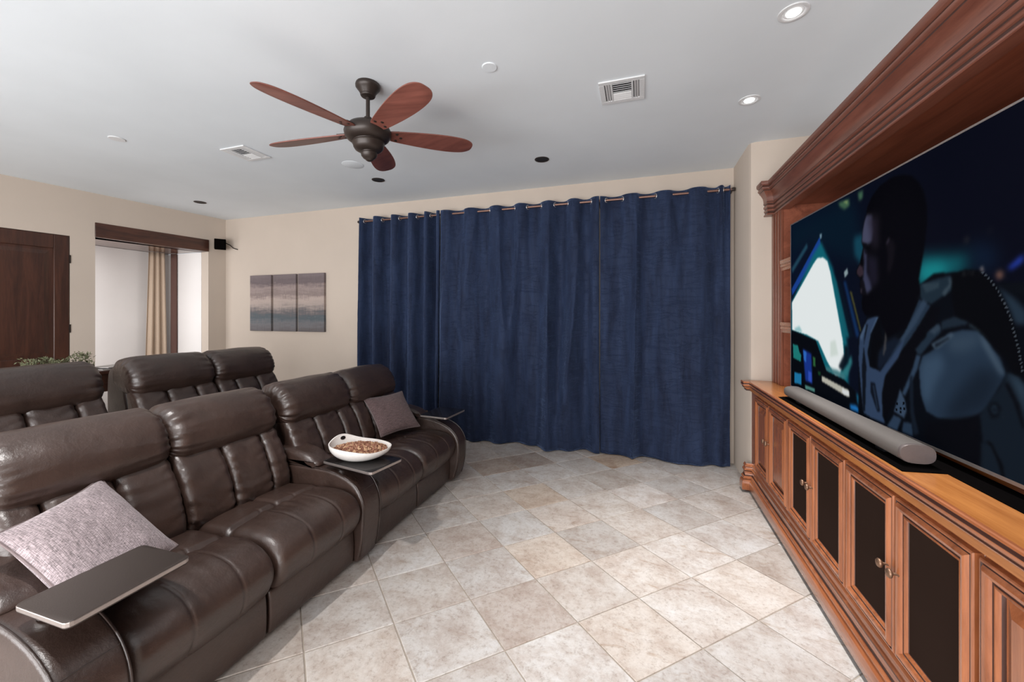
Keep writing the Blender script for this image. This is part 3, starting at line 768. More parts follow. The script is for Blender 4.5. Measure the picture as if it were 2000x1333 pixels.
    ('',(72,79,88),2,0.8,'',[(1837,1606),(1844,1612),(1847,1606),(1841,1602)]),
    ('',(72,79,88),2,0.8,'',[(1843,1593),(1850,1598),(1854,1593),(1847,1589)]),
    ('',(72,79,88),2,0.8,'',[(1849,1579),(1856,1585),(1860,1580),(1854,1576)]),
    ('',(72,79,88),2,0.8,'',[(1855,1566),(1862,1572),(1866,1566),(1860,1563)]),
    ('',(72,79,88),2,0.8,'',[(1860,1552),(1866,1558),(1870,1552),(1864,1548)]),
    ('',(72,79,88),2,0.8,'',[(1864,1538),(1870,1544),(1874,1539),(1868,1535)]),
    ('',(72,79,88),2,0.8,'',[(1868,1524),(1874,1530),(1878,1525),(1872,1521)]),
    ('',(72,79,88),2,0.8,'',[(1872,1511),(1878,1517),(1882,1512),(1876,1508)]),
    ('',(72,79,88),2,0.8,'',[(1875,1498),(1882,1504),(1885,1499),(1880,1495)]),
    ('',(72,79,88),2,0.8,'',[(1879,1485),(1886,1491),(1889,1487),(1884,1482)]),
    ('',(72,79,88),2,0.8,'',[(1882,1473),(1889,1479),(1892,1475),(1886,1470)]),
    ('',(72,79,88),2,0.8,'',[(1885,1462),(1892,1468),(1895,1463),(1889,1459)]),
    ('',(72,79,88),2,0.8,'',[(1888,1450),(1895,1456),(1898,1451),(1892,1447)]),
    ('',(72,79,88),2,0.8,'',[(1890,1438),(1897,1444),(1900,1440),(1895,1435)]),
    ('',(72,79,88),2,0.8,'',[(1893,1427),(1899,1433),(1903,1428),(1897,1424)]),
    ('',(72,79,88),2,0.8,'',[(1895,1415),(1901,1421),(1905,1417),(1899,1412)]),
    ('',(72,79,88),2,0.8,'',[(1897,1403),(1903,1409),(1907,1405),(1901,1400)]),
    ('',(72,79,88),2,0.8,'',[(1899,1392),(1905,1398),(1909,1393),(1903,1389)]),
    ('',(45,50,56),3,0.7,'',[(1670,1719),(1677,1732),(1681,1730),(1674,1715)]),
    ('',(45,50,56),3,0.7,'',[(1693,1716),(1701,1730),(1704,1728),(1697,1713)]),
    ('',(45,50,56),3,0.7,'',[(1712,1715),(1719,1728),(1722,1726),(1716,1711)]),
    ('',(45,50,56),3,0.7,'',[(1677,1718),(1685,1731),(1688,1730),(1682,1714)]),
    ('head',(1,1,3),3,1,'',[(1061,2095),(1064,2125),(1109,2173),(1174,2206),(1264,2218),(1346,2204),(1405,2176),(1445,2137),(1476,2084),(1492,2019),(1491,1938),(1480,1864),(1461,1789),(1445,1724),(1453,1668),(1429,1613),(1363,1509),(1234,1461),(1189,1517),(1174,1568),(1109,1561),(1052,1564),(1022,1595),(1016,1637),(1026,1671),(1001,1686),(1004,1711),(998,1732),(1006,1759),(969,1787),(969,1812),(998,1841),(1016,1887),(1031,1926),(1016,1956),(1023,2010),(1040,2062)]),
    ('',(89,92,122),10,0.72,'head',[(1061,2091),(1109,2076),(1120,1991),(1109,1940),(1064,1934),(1016,1956),(1023,2010),(1040,2062)]),
    ('',(34,29,41),24,0.72,'head',[(1064,2084),(1163,2060),(1163,1898),(1109,1913),(1098,1995)]),
    ('',(73,77,108),9,0.72,'head',[(1034,1926),(1064,1887),(1064,1792),(1098,1741),(1109,1701),(1064,1676),(1028,1747),(1040,1842)]),
    ('',(29,27,43),20,0.72,'head',[(1064,1887),(1153,1854),(1163,1736),(1109,1701),(1075,1770)]),
    ('',(60,46,56),6,0.77,'head',[(998,1837),(1028,1823),(1034,1781),(1001,1770),(971,1791),(971,1812)]),
    ('',(5,5,10),4,0.85,'head',[(1018,1952),(1064,1938),(1075,1919),(1034,1926)]),
    ('',(10,10,18),4,0.81,'head',[(1046,1913),(1070,1906),(1068,1886),(1047,1889)]),
    ('',(12,11,17),5,0.81,'head',[(1001,1763),(1040,1746),(1052,1677),(1028,1671),(1004,1728)]),
    ('',(55,49,61),4,0.72,'head',[(1001,1711),(1023,1706),(1018,1678),(1003,1686)]),
    ('',(15,12,18),8,0.81,'head',[(1220,1914),(1239,1936),(1273,1917),(1292,1883),(1273,1813),(1244,1761),(1230,1793),(1239,1855)]),
    ('',(44,39,51),5,0.72,'head',[(1220,1914),(1239,1936),(1254,1930),(1232,1906)]),
]

def screen_picture():
    nx, nz_ = 540, 300
    s0, s1, z0, z1 = TS0 + bw, TS1 - bw, TZ0 + bw + 0.005, TZ1 - bw
    sx = np.linspace(s0, s1, nx) * 1000; zz = np.linspace(z0, z1, nz_) * 1000
    GX, GZ = np.meshgrid(sx, zz, indexing='ij'); step = sx[1] - sx[0]
    img = np.zeros((nx, nz_, 3)); img[:] = np.array((4, 6, 18)); img += (np.clip((1500 - GX) / 1500, 0, 1)[..., None]) * np.array((0, 9, 16))
    masks = {}

    def blur(m, r):
        n = int(round(r / step))
        if n < 1: return m
        for _ in range(2):
            for ax in (0, 1):
                c = np.cumsum(np.pad(m, [(n + 1, n) if a == ax else (0, 0) for a in (0, 1)], mode='edge'), axis=ax)
                m = (np.take(c, range(2 * n + 1, c.shape[ax]), axis=ax) - np.take(c, range(0, c.shape[ax] - 2 * n - 1), axis=ax)) / (2 * n + 1)
        return m
    for name, col, br, al, clipn, poly in PAINT:
        inside = np.zeros((nx, nz_), bool)
        for i in range(len(poly)):
            (xa, ya), (xb, yb) = poly[i - 1], poly[i]
            if ya == yb: continue
            cond = ((ya > GZ) != (yb > GZ)) & (GX < (xb - xa) * (GZ - ya) / (yb - ya) + xa)
            inside ^= cond
        m = blur(inside.astype(float), br * 0.8) * al
        if clipn: m = m * masks[clipn]
        if name: masks[name] = blur(inside.astype(float), 3)
        img = img * (1 - m[..., None]) + np.array(col) * m[..., None]
    lin = np.where(img / 255 <= 0.04045, img / 255 / 12.92, ((img / 255 + 0.055) / 1.055) ** 2.4)
    me = bpy.data.meshes.new('screen')
    P = TV0[None, None, :] + TT * (GX / 1000)[..., None] + TN * 0.0005
    V = np.concatenate([P, (GZ / 1000)[..., None]], -1).reshape(-1, 3) - np.array(ORG[tv.name])
    ii, jj = np.meshgrid(np.arange(nx - 1), np.arange(nz_ - 1), indexing='ij'); a = (ii * nz_ + jj).ravel()
    F_ = np.stack([a, a + 1, a + nz_ + 1, a + nz_], -1)
    me.vertices.add(len(V)); me.vertices.foreach_set('co', V.ravel())
    me.loops.add(F_.size); me.loops.foreach_set('vertex_index', F_.ravel().astype(np.int32))
    me.polygons.add(len(F_)); me.polygons.foreach_set('loop_start', np.arange(0, F_.size, 4, dtype=np.int32))
    me.update(calc_edges=True)
    ca = me.color_attributes.new('film', 'FLOAT_COLOR', 'POINT')
    ca.data.foreach_set('color', np.concatenate([lin.reshape(-1, 3), np.ones((nx * nz_, 1))], 1).ravel())
    m, nt, n, b = mat('screen_picture')
    at = N(nt, 'ShaderNodeAttribute', attribute_name='film')
    b.inputs['Base Color'].default_value = (0.002, 0.002, 0.003, 1); b.inputs['Roughness'].default_value = 0.35; b.inputs['Specular IOR Level'].default_value = 0.0
    nt.links.new(at.outputs['Color'], b.inputs['Emission Color']); b.inputs['Emission Strength'].default_value = 1.0
    me.materials.append(m)
    o = bpy.data.objects.new('screen', me); COL.objects.link(o); o.parent = tv
    return o


screen_picture()

# ------------------------------------------------------------------ soundbar
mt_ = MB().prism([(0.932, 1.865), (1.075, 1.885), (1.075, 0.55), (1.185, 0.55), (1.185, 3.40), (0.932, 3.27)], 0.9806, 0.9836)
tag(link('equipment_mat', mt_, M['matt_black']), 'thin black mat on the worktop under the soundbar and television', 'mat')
SBD = 0.0034
sb = tag(empty('soundbar', (1.0, 2.55, 0.984)), 'long grey cloth-covered soundbar lying on the worktop below the television', 'soundbar')
prof = []
for k in range(28):
    a = 2 * PI * k / 28; c_, s_ = math.cos(a), math.sin(a)
    prof.append((1.014 + 0.056 * math.copysign(abs(c_) ** 0.7, c_), 1.0314 + 0.037 * math.copysign(abs(s_) ** 0.75, s_)))
link('grille', MB().rings([[(x, y, z) for x, z in prof] for y in (1.945, 3.235)]), M['soundbar'], sb, smooth=40)
for y0, y1 in ((1.93, 1.945), (3.235, 3.25)):
    link('end_cap', MB().rings([[(1.014 + (x - 1.014) * k, y, 1.0314 + (z - 1.0314) * k) for x, z in prof] for y, k in ((y0, 0.97 if y0 < 2 else 1.005), (y0 + 0.004, 1.005), (y1 - 0.004, 1.005), (y1, 1.005 if y0 < 2 else 0.97))]), M['soundbar_end'], sb, smooth=40)
for y in (2.1, 3.05): link('foot', MB().box(0.985, y, 0.9838, 1.05, y + 0.06, 0.997), M['black'], sb)
ld = MB()
for y in (2.72, 2.74): ld.lathe([(0.0001, 0), (0.003, 0), (0.0001, -0.0015)], (0.9735, y, 1.0494), 8, 'X')
link('indicator', ld, M['white_led'], sb)
# little box with blue lamp under the television
md = tag(empty('media_box', (1.32, 1.72, 0.984)), 'small black box with a glowing blue lamp under the television', 'media box')
link('case', MB().box(1.26, 1.66, 0.9838, 1.38, 1.78, 1.01), M['black'], md, bevel=0.004)
link('lamp', MB().box(1.255, 1.70, 0.986, 1.2605, 1.775, 1.004), M['blue_led'], md)

# ------------------------------------------------------------------ reclining sofas
def wr_head(seed):
    def f(a, y, L, t):
        e = min(y, L - y)
        w = math.exp(-e / 0.07)
        d = 0.022 * w * mnoise.noise(Vector((t * 30 + seed * 5, e * 6, seed)))
        d += 0.006 * mnoise.noise(Vector((a[0] * 6, y * 5 + seed * 3, a[1] * 6)))
        d += 0.008 * (1 - (2 * y / L - 1) ** 2) - 0.004
        return d
    return f


def wr_chan(seed):
    def f(a, y, L, t):
        e = min(y, L - y)
        w = math.exp(-e / 0.05) + 0.18
        d = 0.011 * w * mnoise.noise(Vector((a[1] * 30 + seed * 11 + e * 8, e * 7, seed)))
        d += 0.004 * mnoise.noise(Vector((a[0] * 9 + seed, y * 9, a[1] * 13)))
        return d
    return f


def recliner_sofa(name, lab, X0, Z0, seats, arms, base_y, seed=0, group=None):
    """seats: (seat_y0, seat_y1, back_y0, back_y1, channel splits); arms: (y0, y1, kind)"""
    ys = [s[0] for s in seats] + [a[0] for a in arms]; ye = [s[1] for s in seats] + [a[1] for a in arms]
    root = tag(empty(name, (X0 - 0.45, (min(ys) + max(ye)) / 2, Z0)), lab, 'sofa', group)
    R = lambda pr: [(X0 + x, Z0 + z) for x, z in pr]
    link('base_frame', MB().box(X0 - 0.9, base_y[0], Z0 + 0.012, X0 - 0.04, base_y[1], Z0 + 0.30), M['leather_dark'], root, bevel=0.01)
    for fx in (-0.12, -0.82):
        for fy in (base_y[0] + 0.06, base_y[1] - 0.06): link('foot', MB().lathe([(0.022, Z0), (0.026, Z0 + 0.013)], (X0 + fx, fy, 0), 12), M['black'], root)
    for si, (y0, y1, b0, b1, splits) in enumerate(seats):
        sd = seed * 10 + si
        def dseat(a, y, L, t, sd=sd):
            x = a[0] - X0; z = a[1] - Z0; d = 0.0
            if z > 0.3 or x > 0.0:
                d += 0.012 * (1 - (2 * y / L - 1) ** 2)
                for gy in (0.34 * L, 0.70 * L): 
                    if x > -0.33: d -= 0.0045 * math.exp(-((y - gy) / 0.006) ** 2)
                if z > 0.44:
                    d -= 0.016 * math.exp(-((x + 0.27 + 0.01 * math.sin(y * 8)) / 0.016) ** 2)
                    # gathers running forward from the cross seam
                    g = math.exp(-max(0, x + 0.26) / 0.10) if x > -0.27 else 0
                    d += 0.013 * g * mnoise.noise(Vector((x * 5 + y * 4, y * 27 + sd * 9, 0.5)))
                    if x < -0.28: d -= 0.012 * math.exp(-((y - 0.5 * L) / 0.014) ** 2)
                d += 0.007 * mnoise.noise(Vector((x * 6 + sd, y * 6, z * 6)))
            return d
        SEAT = [(-0.62, 0.40), (-0.60, 0.455), (-0.52, 0.47), (-0.42, 0.478), (-0.32, 0.482), (-0.27, 0.482), (-0.21, 0.488), (-0.14, 0.492), (-0.07, 0.488), (-0.005, 0.470), (0.045, 0.435), (0.072, 0.385), (0.072, 0.33), (0.05, 0.28), (0.02, 0.248), (-0.03, 0.245), (-0.2, 0.29), (-0.45, 0.31)]
        mb = puff(MB(), R(SEAT), y0 + 0.002, y1 - 0.002, 0.042, 84, dseat, 6)
        link('seat_cushion', mb, M['leather'], root, smooth=60)
        FOOT = [(-0.06, 0.235), (-0.02, 0.24), (0.004, 0.232), (0.012, 0.14), (0.006, 0.05), (-0.01, 0.03), (-0.06, 0.03)]
        def dfoot(a, y, L, t):
            return -0.003 * math.exp(-((y - 0.36 * L) / 0.005) ** 2)
        link('footrest', puff(MB(), R(FOOT), y0 + 0.004, y1 - 0.004, 0.012, 36, dfoot, 4), M['leather'], root, smooth=60)
        SHELL = [(-0.60, 0.30), (-0.64, 0.52), (-0.70, 0.78), (-0.77, 0.98), (-0.85, 1.02), (-0.93, 0.98), (-0.95, 0.80), (-0.94, 0.5), (-0.92, 0.22), (-0.75, 0.22)]
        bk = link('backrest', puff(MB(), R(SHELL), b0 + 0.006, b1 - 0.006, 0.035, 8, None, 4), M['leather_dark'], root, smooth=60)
        CH = [(-0.50, 0.43), (-0.472, 0.475), (-0.470, 0.54), (-0.495, 0.63), (-0.535, 0.72), (-0.585, 0.80), (-0.64, 0.85), (-0.70, 0.85), (-0.72, 0.78), (-0.67, 0.6), (-0.62, 0.46), (-0.57, 0.42)]
        yy = b0 + 0.004
        for ci, w in enumerate(splits):
            y2 = yy + w * (b1 - b0 - 0.008)
            link('back_cushion', puff(MB(), R(CH), yy + 0.001, y2 - 0.001, 0.04, 16, wr_chan(sd * 4 + ci), 9), M['leather'], bk, smooth=60)
            yy = y2
        HD = [(-0.63, 0.795), (-0.592, 0.83), (-0.578, 0.885), (-0.592, 0.955), (-0.63, 1.02), (-0.69, 1.068), (-0.76, 1.087), (-0.835, 1.072), (-0.89, 1.02), (-0.90, 0.94), (-0.86, 0.86), (-0.79, 0.81), (-0.70, 0.785)]
        link('headrest', puff(MB(), R(HD), b0 - 0.006, b1 + 0.006, 0.075, 34, wr_head(sd), 9), M['leather'], bk, smooth=60)
    for (y0, y1, kind) in arms:
        ARM = [(-0.92, 0.05), (-0.93, 0.30), (-0.93, 0.52), (-0.80, 0.585), (-0.55, 0.588), (-0.34, 0.588), (-0.20, 0.580), (-0.09, 0.556), (0.0, 0.515), (0.06, 0.462), (0.096, 0.39), (0.102, 0.30), (0.090, 0.18), (0.062, 0.075), (0.03, 0.03), (-0.05, 0.022), (-0.5, 0.022)]
        if kind == 'console': ARM = [(x if x < 0 else x * 0.72, z * (0.985 if z > 0.4 else 1)) for x, z in ARM]
        arm = link('armrest', puff(MB(), R(ARM), y0, y1, 0.022, 10, lambda a, y, L, t: 0.004 * mnoise.noise(Vector((a[0] * 5, y * 5, a[1] * 5))), 5), M['leather'], root, smooth=60)
        PAD = [(-0.80, 0.575), (-0.82, 0.63), (-0.74, 0.668), (-0.60, 0.678), (-0.46, 0.668), (-0.36, 0.642), (-0.30, 0.605), (-0.31, 0.575), (-0.5, 0.57)]
        link('arm_pad', puff(MB(), R(PAD), y0 - 0.002, y1 + 0.002, 0.04, 10, wr_chan(77 + y0), 5), M['leather'], arm, smooth=60)
        ap = catmull(R(ARM), 5)
        pts = [p for p in ap if p[1] - Z0 > 0.04 and p[0] - X0 > -0.9]
        sm_ = min(range(len(ap)), key=lambda q: abs(ap[q][1] - Z0 - 0.47) + (0 if ap[q][0] > X0 - 0.1 else 9))
        link('seam', MB().tube([(ap[sm_][0] + 0.0005, y, ap[sm_][1]) for y in (y0 + 0.012, (y0 + y1) / 2, y1 - 0.012)], 0.002, 6), M['leather_dark'], arm)
        for yy in (y0 + 0.006, y1 - 0.006):
            A_ = np.array(pts)
            link('piping', MB().tube([(p[0] + 0.0, yy, p[1] + 0.0) for p in pts[2:-2]], 0.0038, 6), M['leather_dark'], arm, smooth=60)
    return root


FX = -1.70
front_seats = [(0.862, 1.432, 0.79, 1.40, (0.22, 0.39, 0.39)), (1.438, 2.03, 1.40, 2.02, (0.40, 0.39, 0.21)),
               (2.205, 2.752, 2.085, 2.725, (0.37, 0.37, 0.26)), (2.758, 3.315, 2.725, 3.36, (0.26, 0.37, 0.37))]
recliner_sofa('reclining_sofa', 'long dark brown leather reclining sofa with four seats, nearest to the television', FX, 0.0, front_seats,
              [(0.682, 0.858, 'arm'), (2.034, 2.201, 'console'), (3.318, 3.47, 'arm')], (0.72, 3.43), 1, 'leather reclining sofas')
BX = -3.03
recliner_sofa('reclining_sofa', 'two-seat brown leather reclining sofa in the back row, in front of the triptych', BX, 0.15,
              [(1.99, 2.555, 1.945, 2.555, (0.36, 0.36, 0.28)), (2.56, 3.12, 2.558, 3.165, (0.28, 0.36, 0.36))], [(1.84, 1.985, 'arm'), (3.125, 3.27, 'arm')], (1.88, 3.24), 2, 'leather reclining sofas')
recliner_sofa('reclining_sofa', 'single brown leather recliner in the back row, in front of the dark wooden door', BX, 0.15,
              [(1.135, 1.73, 1.165, 1.785, (0.36, 0.39, 0.25))], [(0.98, 1.13, 'arm'), (1.735, 1.80, 'arm')], (1.02, 1.79), 3, 'leather reclining sofas')


# swivel trays standing in the cup holders
def tray(cx, cy, z, ang, L, Wd, lab, m, hold):
    t = tag(empty('swivel_tray', (hold[0], hold[1], 0.575)), lab, 'tray table', 'swivel trays on the sofa arms')
    ca, sa = math.cos(ang), math.sin(ang)
    out = []
    for sx, sy in ((1, 1), (-1, 1), (-1, -1), (1, -1)):
        for k in range(4):
            a = {(1, 1): 0, (-1, 1): PI / 2, (-1, -1): PI, (1, -1): 1.5 * PI}[(sx, sy)] + k * PI / 6
            px = sx * (L / 2 - 0.012) + 0.018 * math.cos(a) - 0.006 * sx; py = sy * (Wd / 2 - 0.012) + 0.018 * math.sin(a) - 0.006 * sy
            out.append((cx + px * ca - py * sa, cy + px * sa + py * ca))
    inn = [(cx + (x - cx) * 0.985, cy + (y - cy) * 0.985) for x, y in out]
    link('tray_top', MB().rings([[(x, y, z - 0.023) for x, y in inn], [(x, y, z - 0.020) for x, y in out], [(x, y, z - 0.002) for x, y in out], [(x, y, z) for x, y in inn]]), m, t, smooth=35)
    edge = MB().rings([[(x, y, z - 0.018) for x, y in out], [(cx + (x - cx) * 1.006, cy + (y - cy) * 1.006, z - 0.016) for x, y in out], [(cx + (x - cx) * 1.006, cy + (y - cy) * 1.006, z - 0.005) for x, y in out], [(x, y, z - 0.003) for x, y in out]], cap=False)
    link('edge_band', edge, M['bezel'], t)
    link('post', MB().lathe([(0.03, 0.578), (0.033, 0.59), (0.012, 0.598), (0.010, z - 0.026), (0.03, z - 0.0225)], (hold[0], hold[1], 0), 18), M['silver'], t, smooth=40)


tray(-1.752, 0.872, 0.655, PI / 2 + 0.02, 0.345, 0.264, 'dark brown swivel tray on the near sofa arm, beside the big grey pillow', M['tray'], (-1.86, 0.77))
tray(-1.715, 2.135, 0.632, -0.16, 0.43, 0.265, 'glossy black swivel tray on the console, under the white bowl', M['gloss_black'], (-1.86, 2.13))
tray(-1.78, 3.35, 0.65, 1.50, 0.35, 0.28, 'black swivel tray on the far sofa arm, in front of the curtain', M['gloss_black'], (-1.88, 3.40))


# pillows
def pillow(lab, T, U, V, thick, m, seed):
    """T corner, U and V edge vectors"""
    T = Vector(T); U = Vector(U); V = Vector(V); Nn = U.cross(V).normalized(); n = 36; uv = []
    mb = MB(); C = T + (U + V) / 2
    def P(i, j, sg):
        a = 2 * i / n - 1; b = 2 * j / n - 1
        pin = 1 - 0.07 * (1 - a * a) * abs(b) ** 3 * 0 
        aa = a * (1 - 0.07 * (1 - abs(a)) * 0 - 0.075 * (1 - b * b) * abs(a) ** 4 * -0 ) 
        # edges pulled in between the corners
        ea = a * (1 - 0.09 * (1 - b * b) * abs(a) ** 6); eb = b * (1 - 0.09 * (1 - a * a) * abs(b) ** 6)
        h = thick * ((1 - abs(a) ** 2.6) * (1 - abs(b) ** 2.6)) ** 0.55
        h *= 1 + 0.12 * mnoise.noise(Vector((a * 1.6 + seed, b * 1.6, sg)))
        h += 0.004 * mnoise.noise(Vector((a * 6, b * 6 + seed, sg * 3))) * (1 - abs(a) ** 4) * (1 - abs(b) ** 4)
        return C + U * ea / 2 + V * eb / 2 + Nn * h * sg
    for sg in (1, -1):
        o = len(mb.v)
        for i in range(n + 1):
            for j in range(n + 1): mb.v.append(tuple(P(i, j, sg))); uv.append((i / n, j / n))
        for i in range(n):
            for j in range(n):
                q = (o + i * (n + 1) + j, o + (i + 1) * (n + 1) + j, o + (i + 1) * (n + 1) + j + 1, o + i * (n + 1) + j + 1)
                mb.f.append(q if sg > 0 else q[::-1])
    o = link('throw_pillow', mb, m, smooth=80); tag(o, lab, 'pillow', 'throw pillows on the front sofa')
    l = o.data.uv_layers.new(name='uv')
    for lp in o.data.loops: l.data[lp.index].uv = uv[lp.vertex_index]
    per = [P(i, 0, 0.0) for i in range(n)] + [P(n, j, 0.0) for j in range(n)] + [P(i, n, 0.0) for i in range(n, 0, -1)] + [P(0, j, 0.0) for j in range(n, 0, -1)]
    link('piping', MB().tube(per, 0.0045, 6, closed=True), M['piping'], o, smooth=60)
    return o


pillow('large pale grey-mauve throw pillow at the near end of the front sofa', (-2.31, 1.115, 0.835), (0.385, 0.075, -0.275), (0.165, -0.375, -0.035), 0.062, M['pillow'], 1)
pillow('small mauve throw pillow with piping on the far seat by the curtain', (-2.315, 2.885, 0.835), (0.135, 0.39, 0.0), (0.25, -0.085, -0.29), 0.055, M['pillow2'], 2)

# bowl of snack mix on the console tray
BC = (-1.735, 2.14, 0.633); bo = empty('snack_bowl', BC); tag(bo, 'white china bowl with raised handle end, on the glossy black tray', 'bowl')
BA = math.radians(33)


def bowl_pt(th, t, inner=0.0):
    """t 0 base .. 1 rim"""
    c_, s_ = math.cos(th), math.sin(th)
    ra = 0.182 * (1 + 0.06 * math.cos(2 * th)) - inner; rb = 0.148 - inner
    lift = 0.088 + 0.018 * math.cos(th - PI) + 0.038 * math.exp(-((((th - 2.35 + PI) % (2 * PI)) - PI) / 0.52) ** 2) - 0.012 * math.exp(-((((th - 5.2 + PI) % (2 * PI)) - PI) / 0.6) ** 2)
    k = 0.30 + 0.70 * math.sin(t * PI / 2) ** 0.9; zz = lift * (1 - math.cos(t * PI / 2)) ** 0.85
    x, y = ra * k * c_, rb * k * s_
    return (BC[0] + x * math.cos(BA) - y * math.sin(BA), BC[1] + x * math.sin(BA) + y * math.cos(BA), BC[2] + 0.002 + zz + (0.006 if inner else 0) * (1 - t))


bw_ = MB(); NS = 56
rr = [[bowl_pt(2 * PI * k / NS, t) for k in range(NS)] for t in np.linspace(0, 1, 14)]
rr += [[bowl_pt(2 * PI * k / NS, t, 0.006) for k in range(NS)] for t in np.linspace(1, 0, 14)]
link('china_body', bw_.rings(rr), M['china'], bo, smooth=60)
hp = [Vector(bowl_pt(2.35, 0.86, 0.0065)), Vector(bowl_pt(2.45, 0.86, 0.0065)), Vector(bowl_pt(2.35, 0.92, 0.0065))]
nn = (hp[1] - hp[0]).cross(hp[2] - hp[0]).normalized()
ctr = hp[0] + (Vector(BC) + Vector((0, 0, 0.08)) - hp[0]).normalized() * 0.001
u_ = (hp[1] - hp[0]).normalized(); v_ = (hp[2] - hp[0]); v_ = (v_ - u_ * v_.dot(u_)).normalized()
hm = MB().rings([[ctr + (u_ * math.cos(a) * 0.017 + v_ * math.sin(a) * 0.012) + nn * h for a in np.linspace(0, 2 * PI, 20, endpoint=False)] for h in (-0.002, 0.002)])
link('finger_hole', hm, M['black'], bo)
gm = MB(); gm2 = MB()
for k in range(1300):
    r = math.sqrt(random.random()) * 0.93; th = random.uniform(0, 2 * PI)
    p = bowl_pt(th, 0.80, 0.010); q = (BC[0] + (p[0] - BC[0]) * r, BC[1] + (p[1] - BC[1]) * r)
    zz = BC[2] + 0.058 + 0.030 * (1 - r * r) + random.uniform(-0.004, 0.004) + 0.012 * r * math.cos(th - PI)
    s_ = random.uniform(0.0035, 0.0075)
    a = Vector((random.gauss(0, 1), random.gauss(0, 1), random.gauss(0, 1))).normalized(); b = a.orthogonal().normalized(); c = a.cross(b)
    (gm2 if random.random() < (0.16 + 0.34 * r) else gm).obox((q[0], q[1], zz), a * s_ * random.uniform(1, 1.8), b * s_, c * s_ * 0.8)
base_poly = MB().rings([[(BC[0] + (bowl_pt(2 * PI * k / 40, 0.70, 0.010)[0] - BC[0]) * s, BC[1] + (bowl_pt(2 * PI * k / 40, 0.70, 0.010)[1] - BC[1]) * s, BC[2] + z) for k in range(40)] for s, z in ((0.8, 0.034), (0.97, 0.054), (0.6, 0.070), (0.1, 0.082))])
nb = len(base_poly.f); gm_all = MB(); gm_all.add(base_poly.v, base_poly.f); gm_all.add(gm.v, gm.f); nd = len(gm_all.f); gm_all.add(gm2.v, gm2.f)
go = link('snack_mix', gm_all, M['granola'], mats=[M['granola_pale']])
for i_ in range(nd, len(go.data.polygons)): go.data.polygons[i_].material_index = 1
go['kind'] = 'stuff'; tag(go, 'brown and cream snack mix filling the white bowl', 'snack')

# ------------------------------------------------------------------ navy curtains on a rod
RY = 4.575; RZ = 2.862
rodm = empty('curtain_rod', (-1.4, RY, RZ)); tag(rodm, 'long thin copper-coloured curtain rod high on the back wall', 'curtain rod')
link('rod', MB().tube([(-3.72, RY, RZ), (0.90, RY, RZ)], 0.0125, 12), M['rod'], rodm, smooth=60)
for x in (-3.735, 0.905): link('finial', MB().lathe([(0.0001, -0.018), (0.016, -0.016), (0.02, 0), (0.016, 0.016), (0.0001, 0.018)], (x, RY, RZ), 14, 'X'), M['bronze'], rodm, smooth=60)
for x in (-3.69, -2.43, -0.445, 0.885):
    link('bracket', MB().box(x - 0.008, RY - 0.004, RZ - 0.03, x + 0.008, 4.688, RZ - 0.012).box(x - 0.012, 4.675, RZ - 0.06, x + 0.012, 4.6885, RZ + 0.02), M['bronze'], rodm)


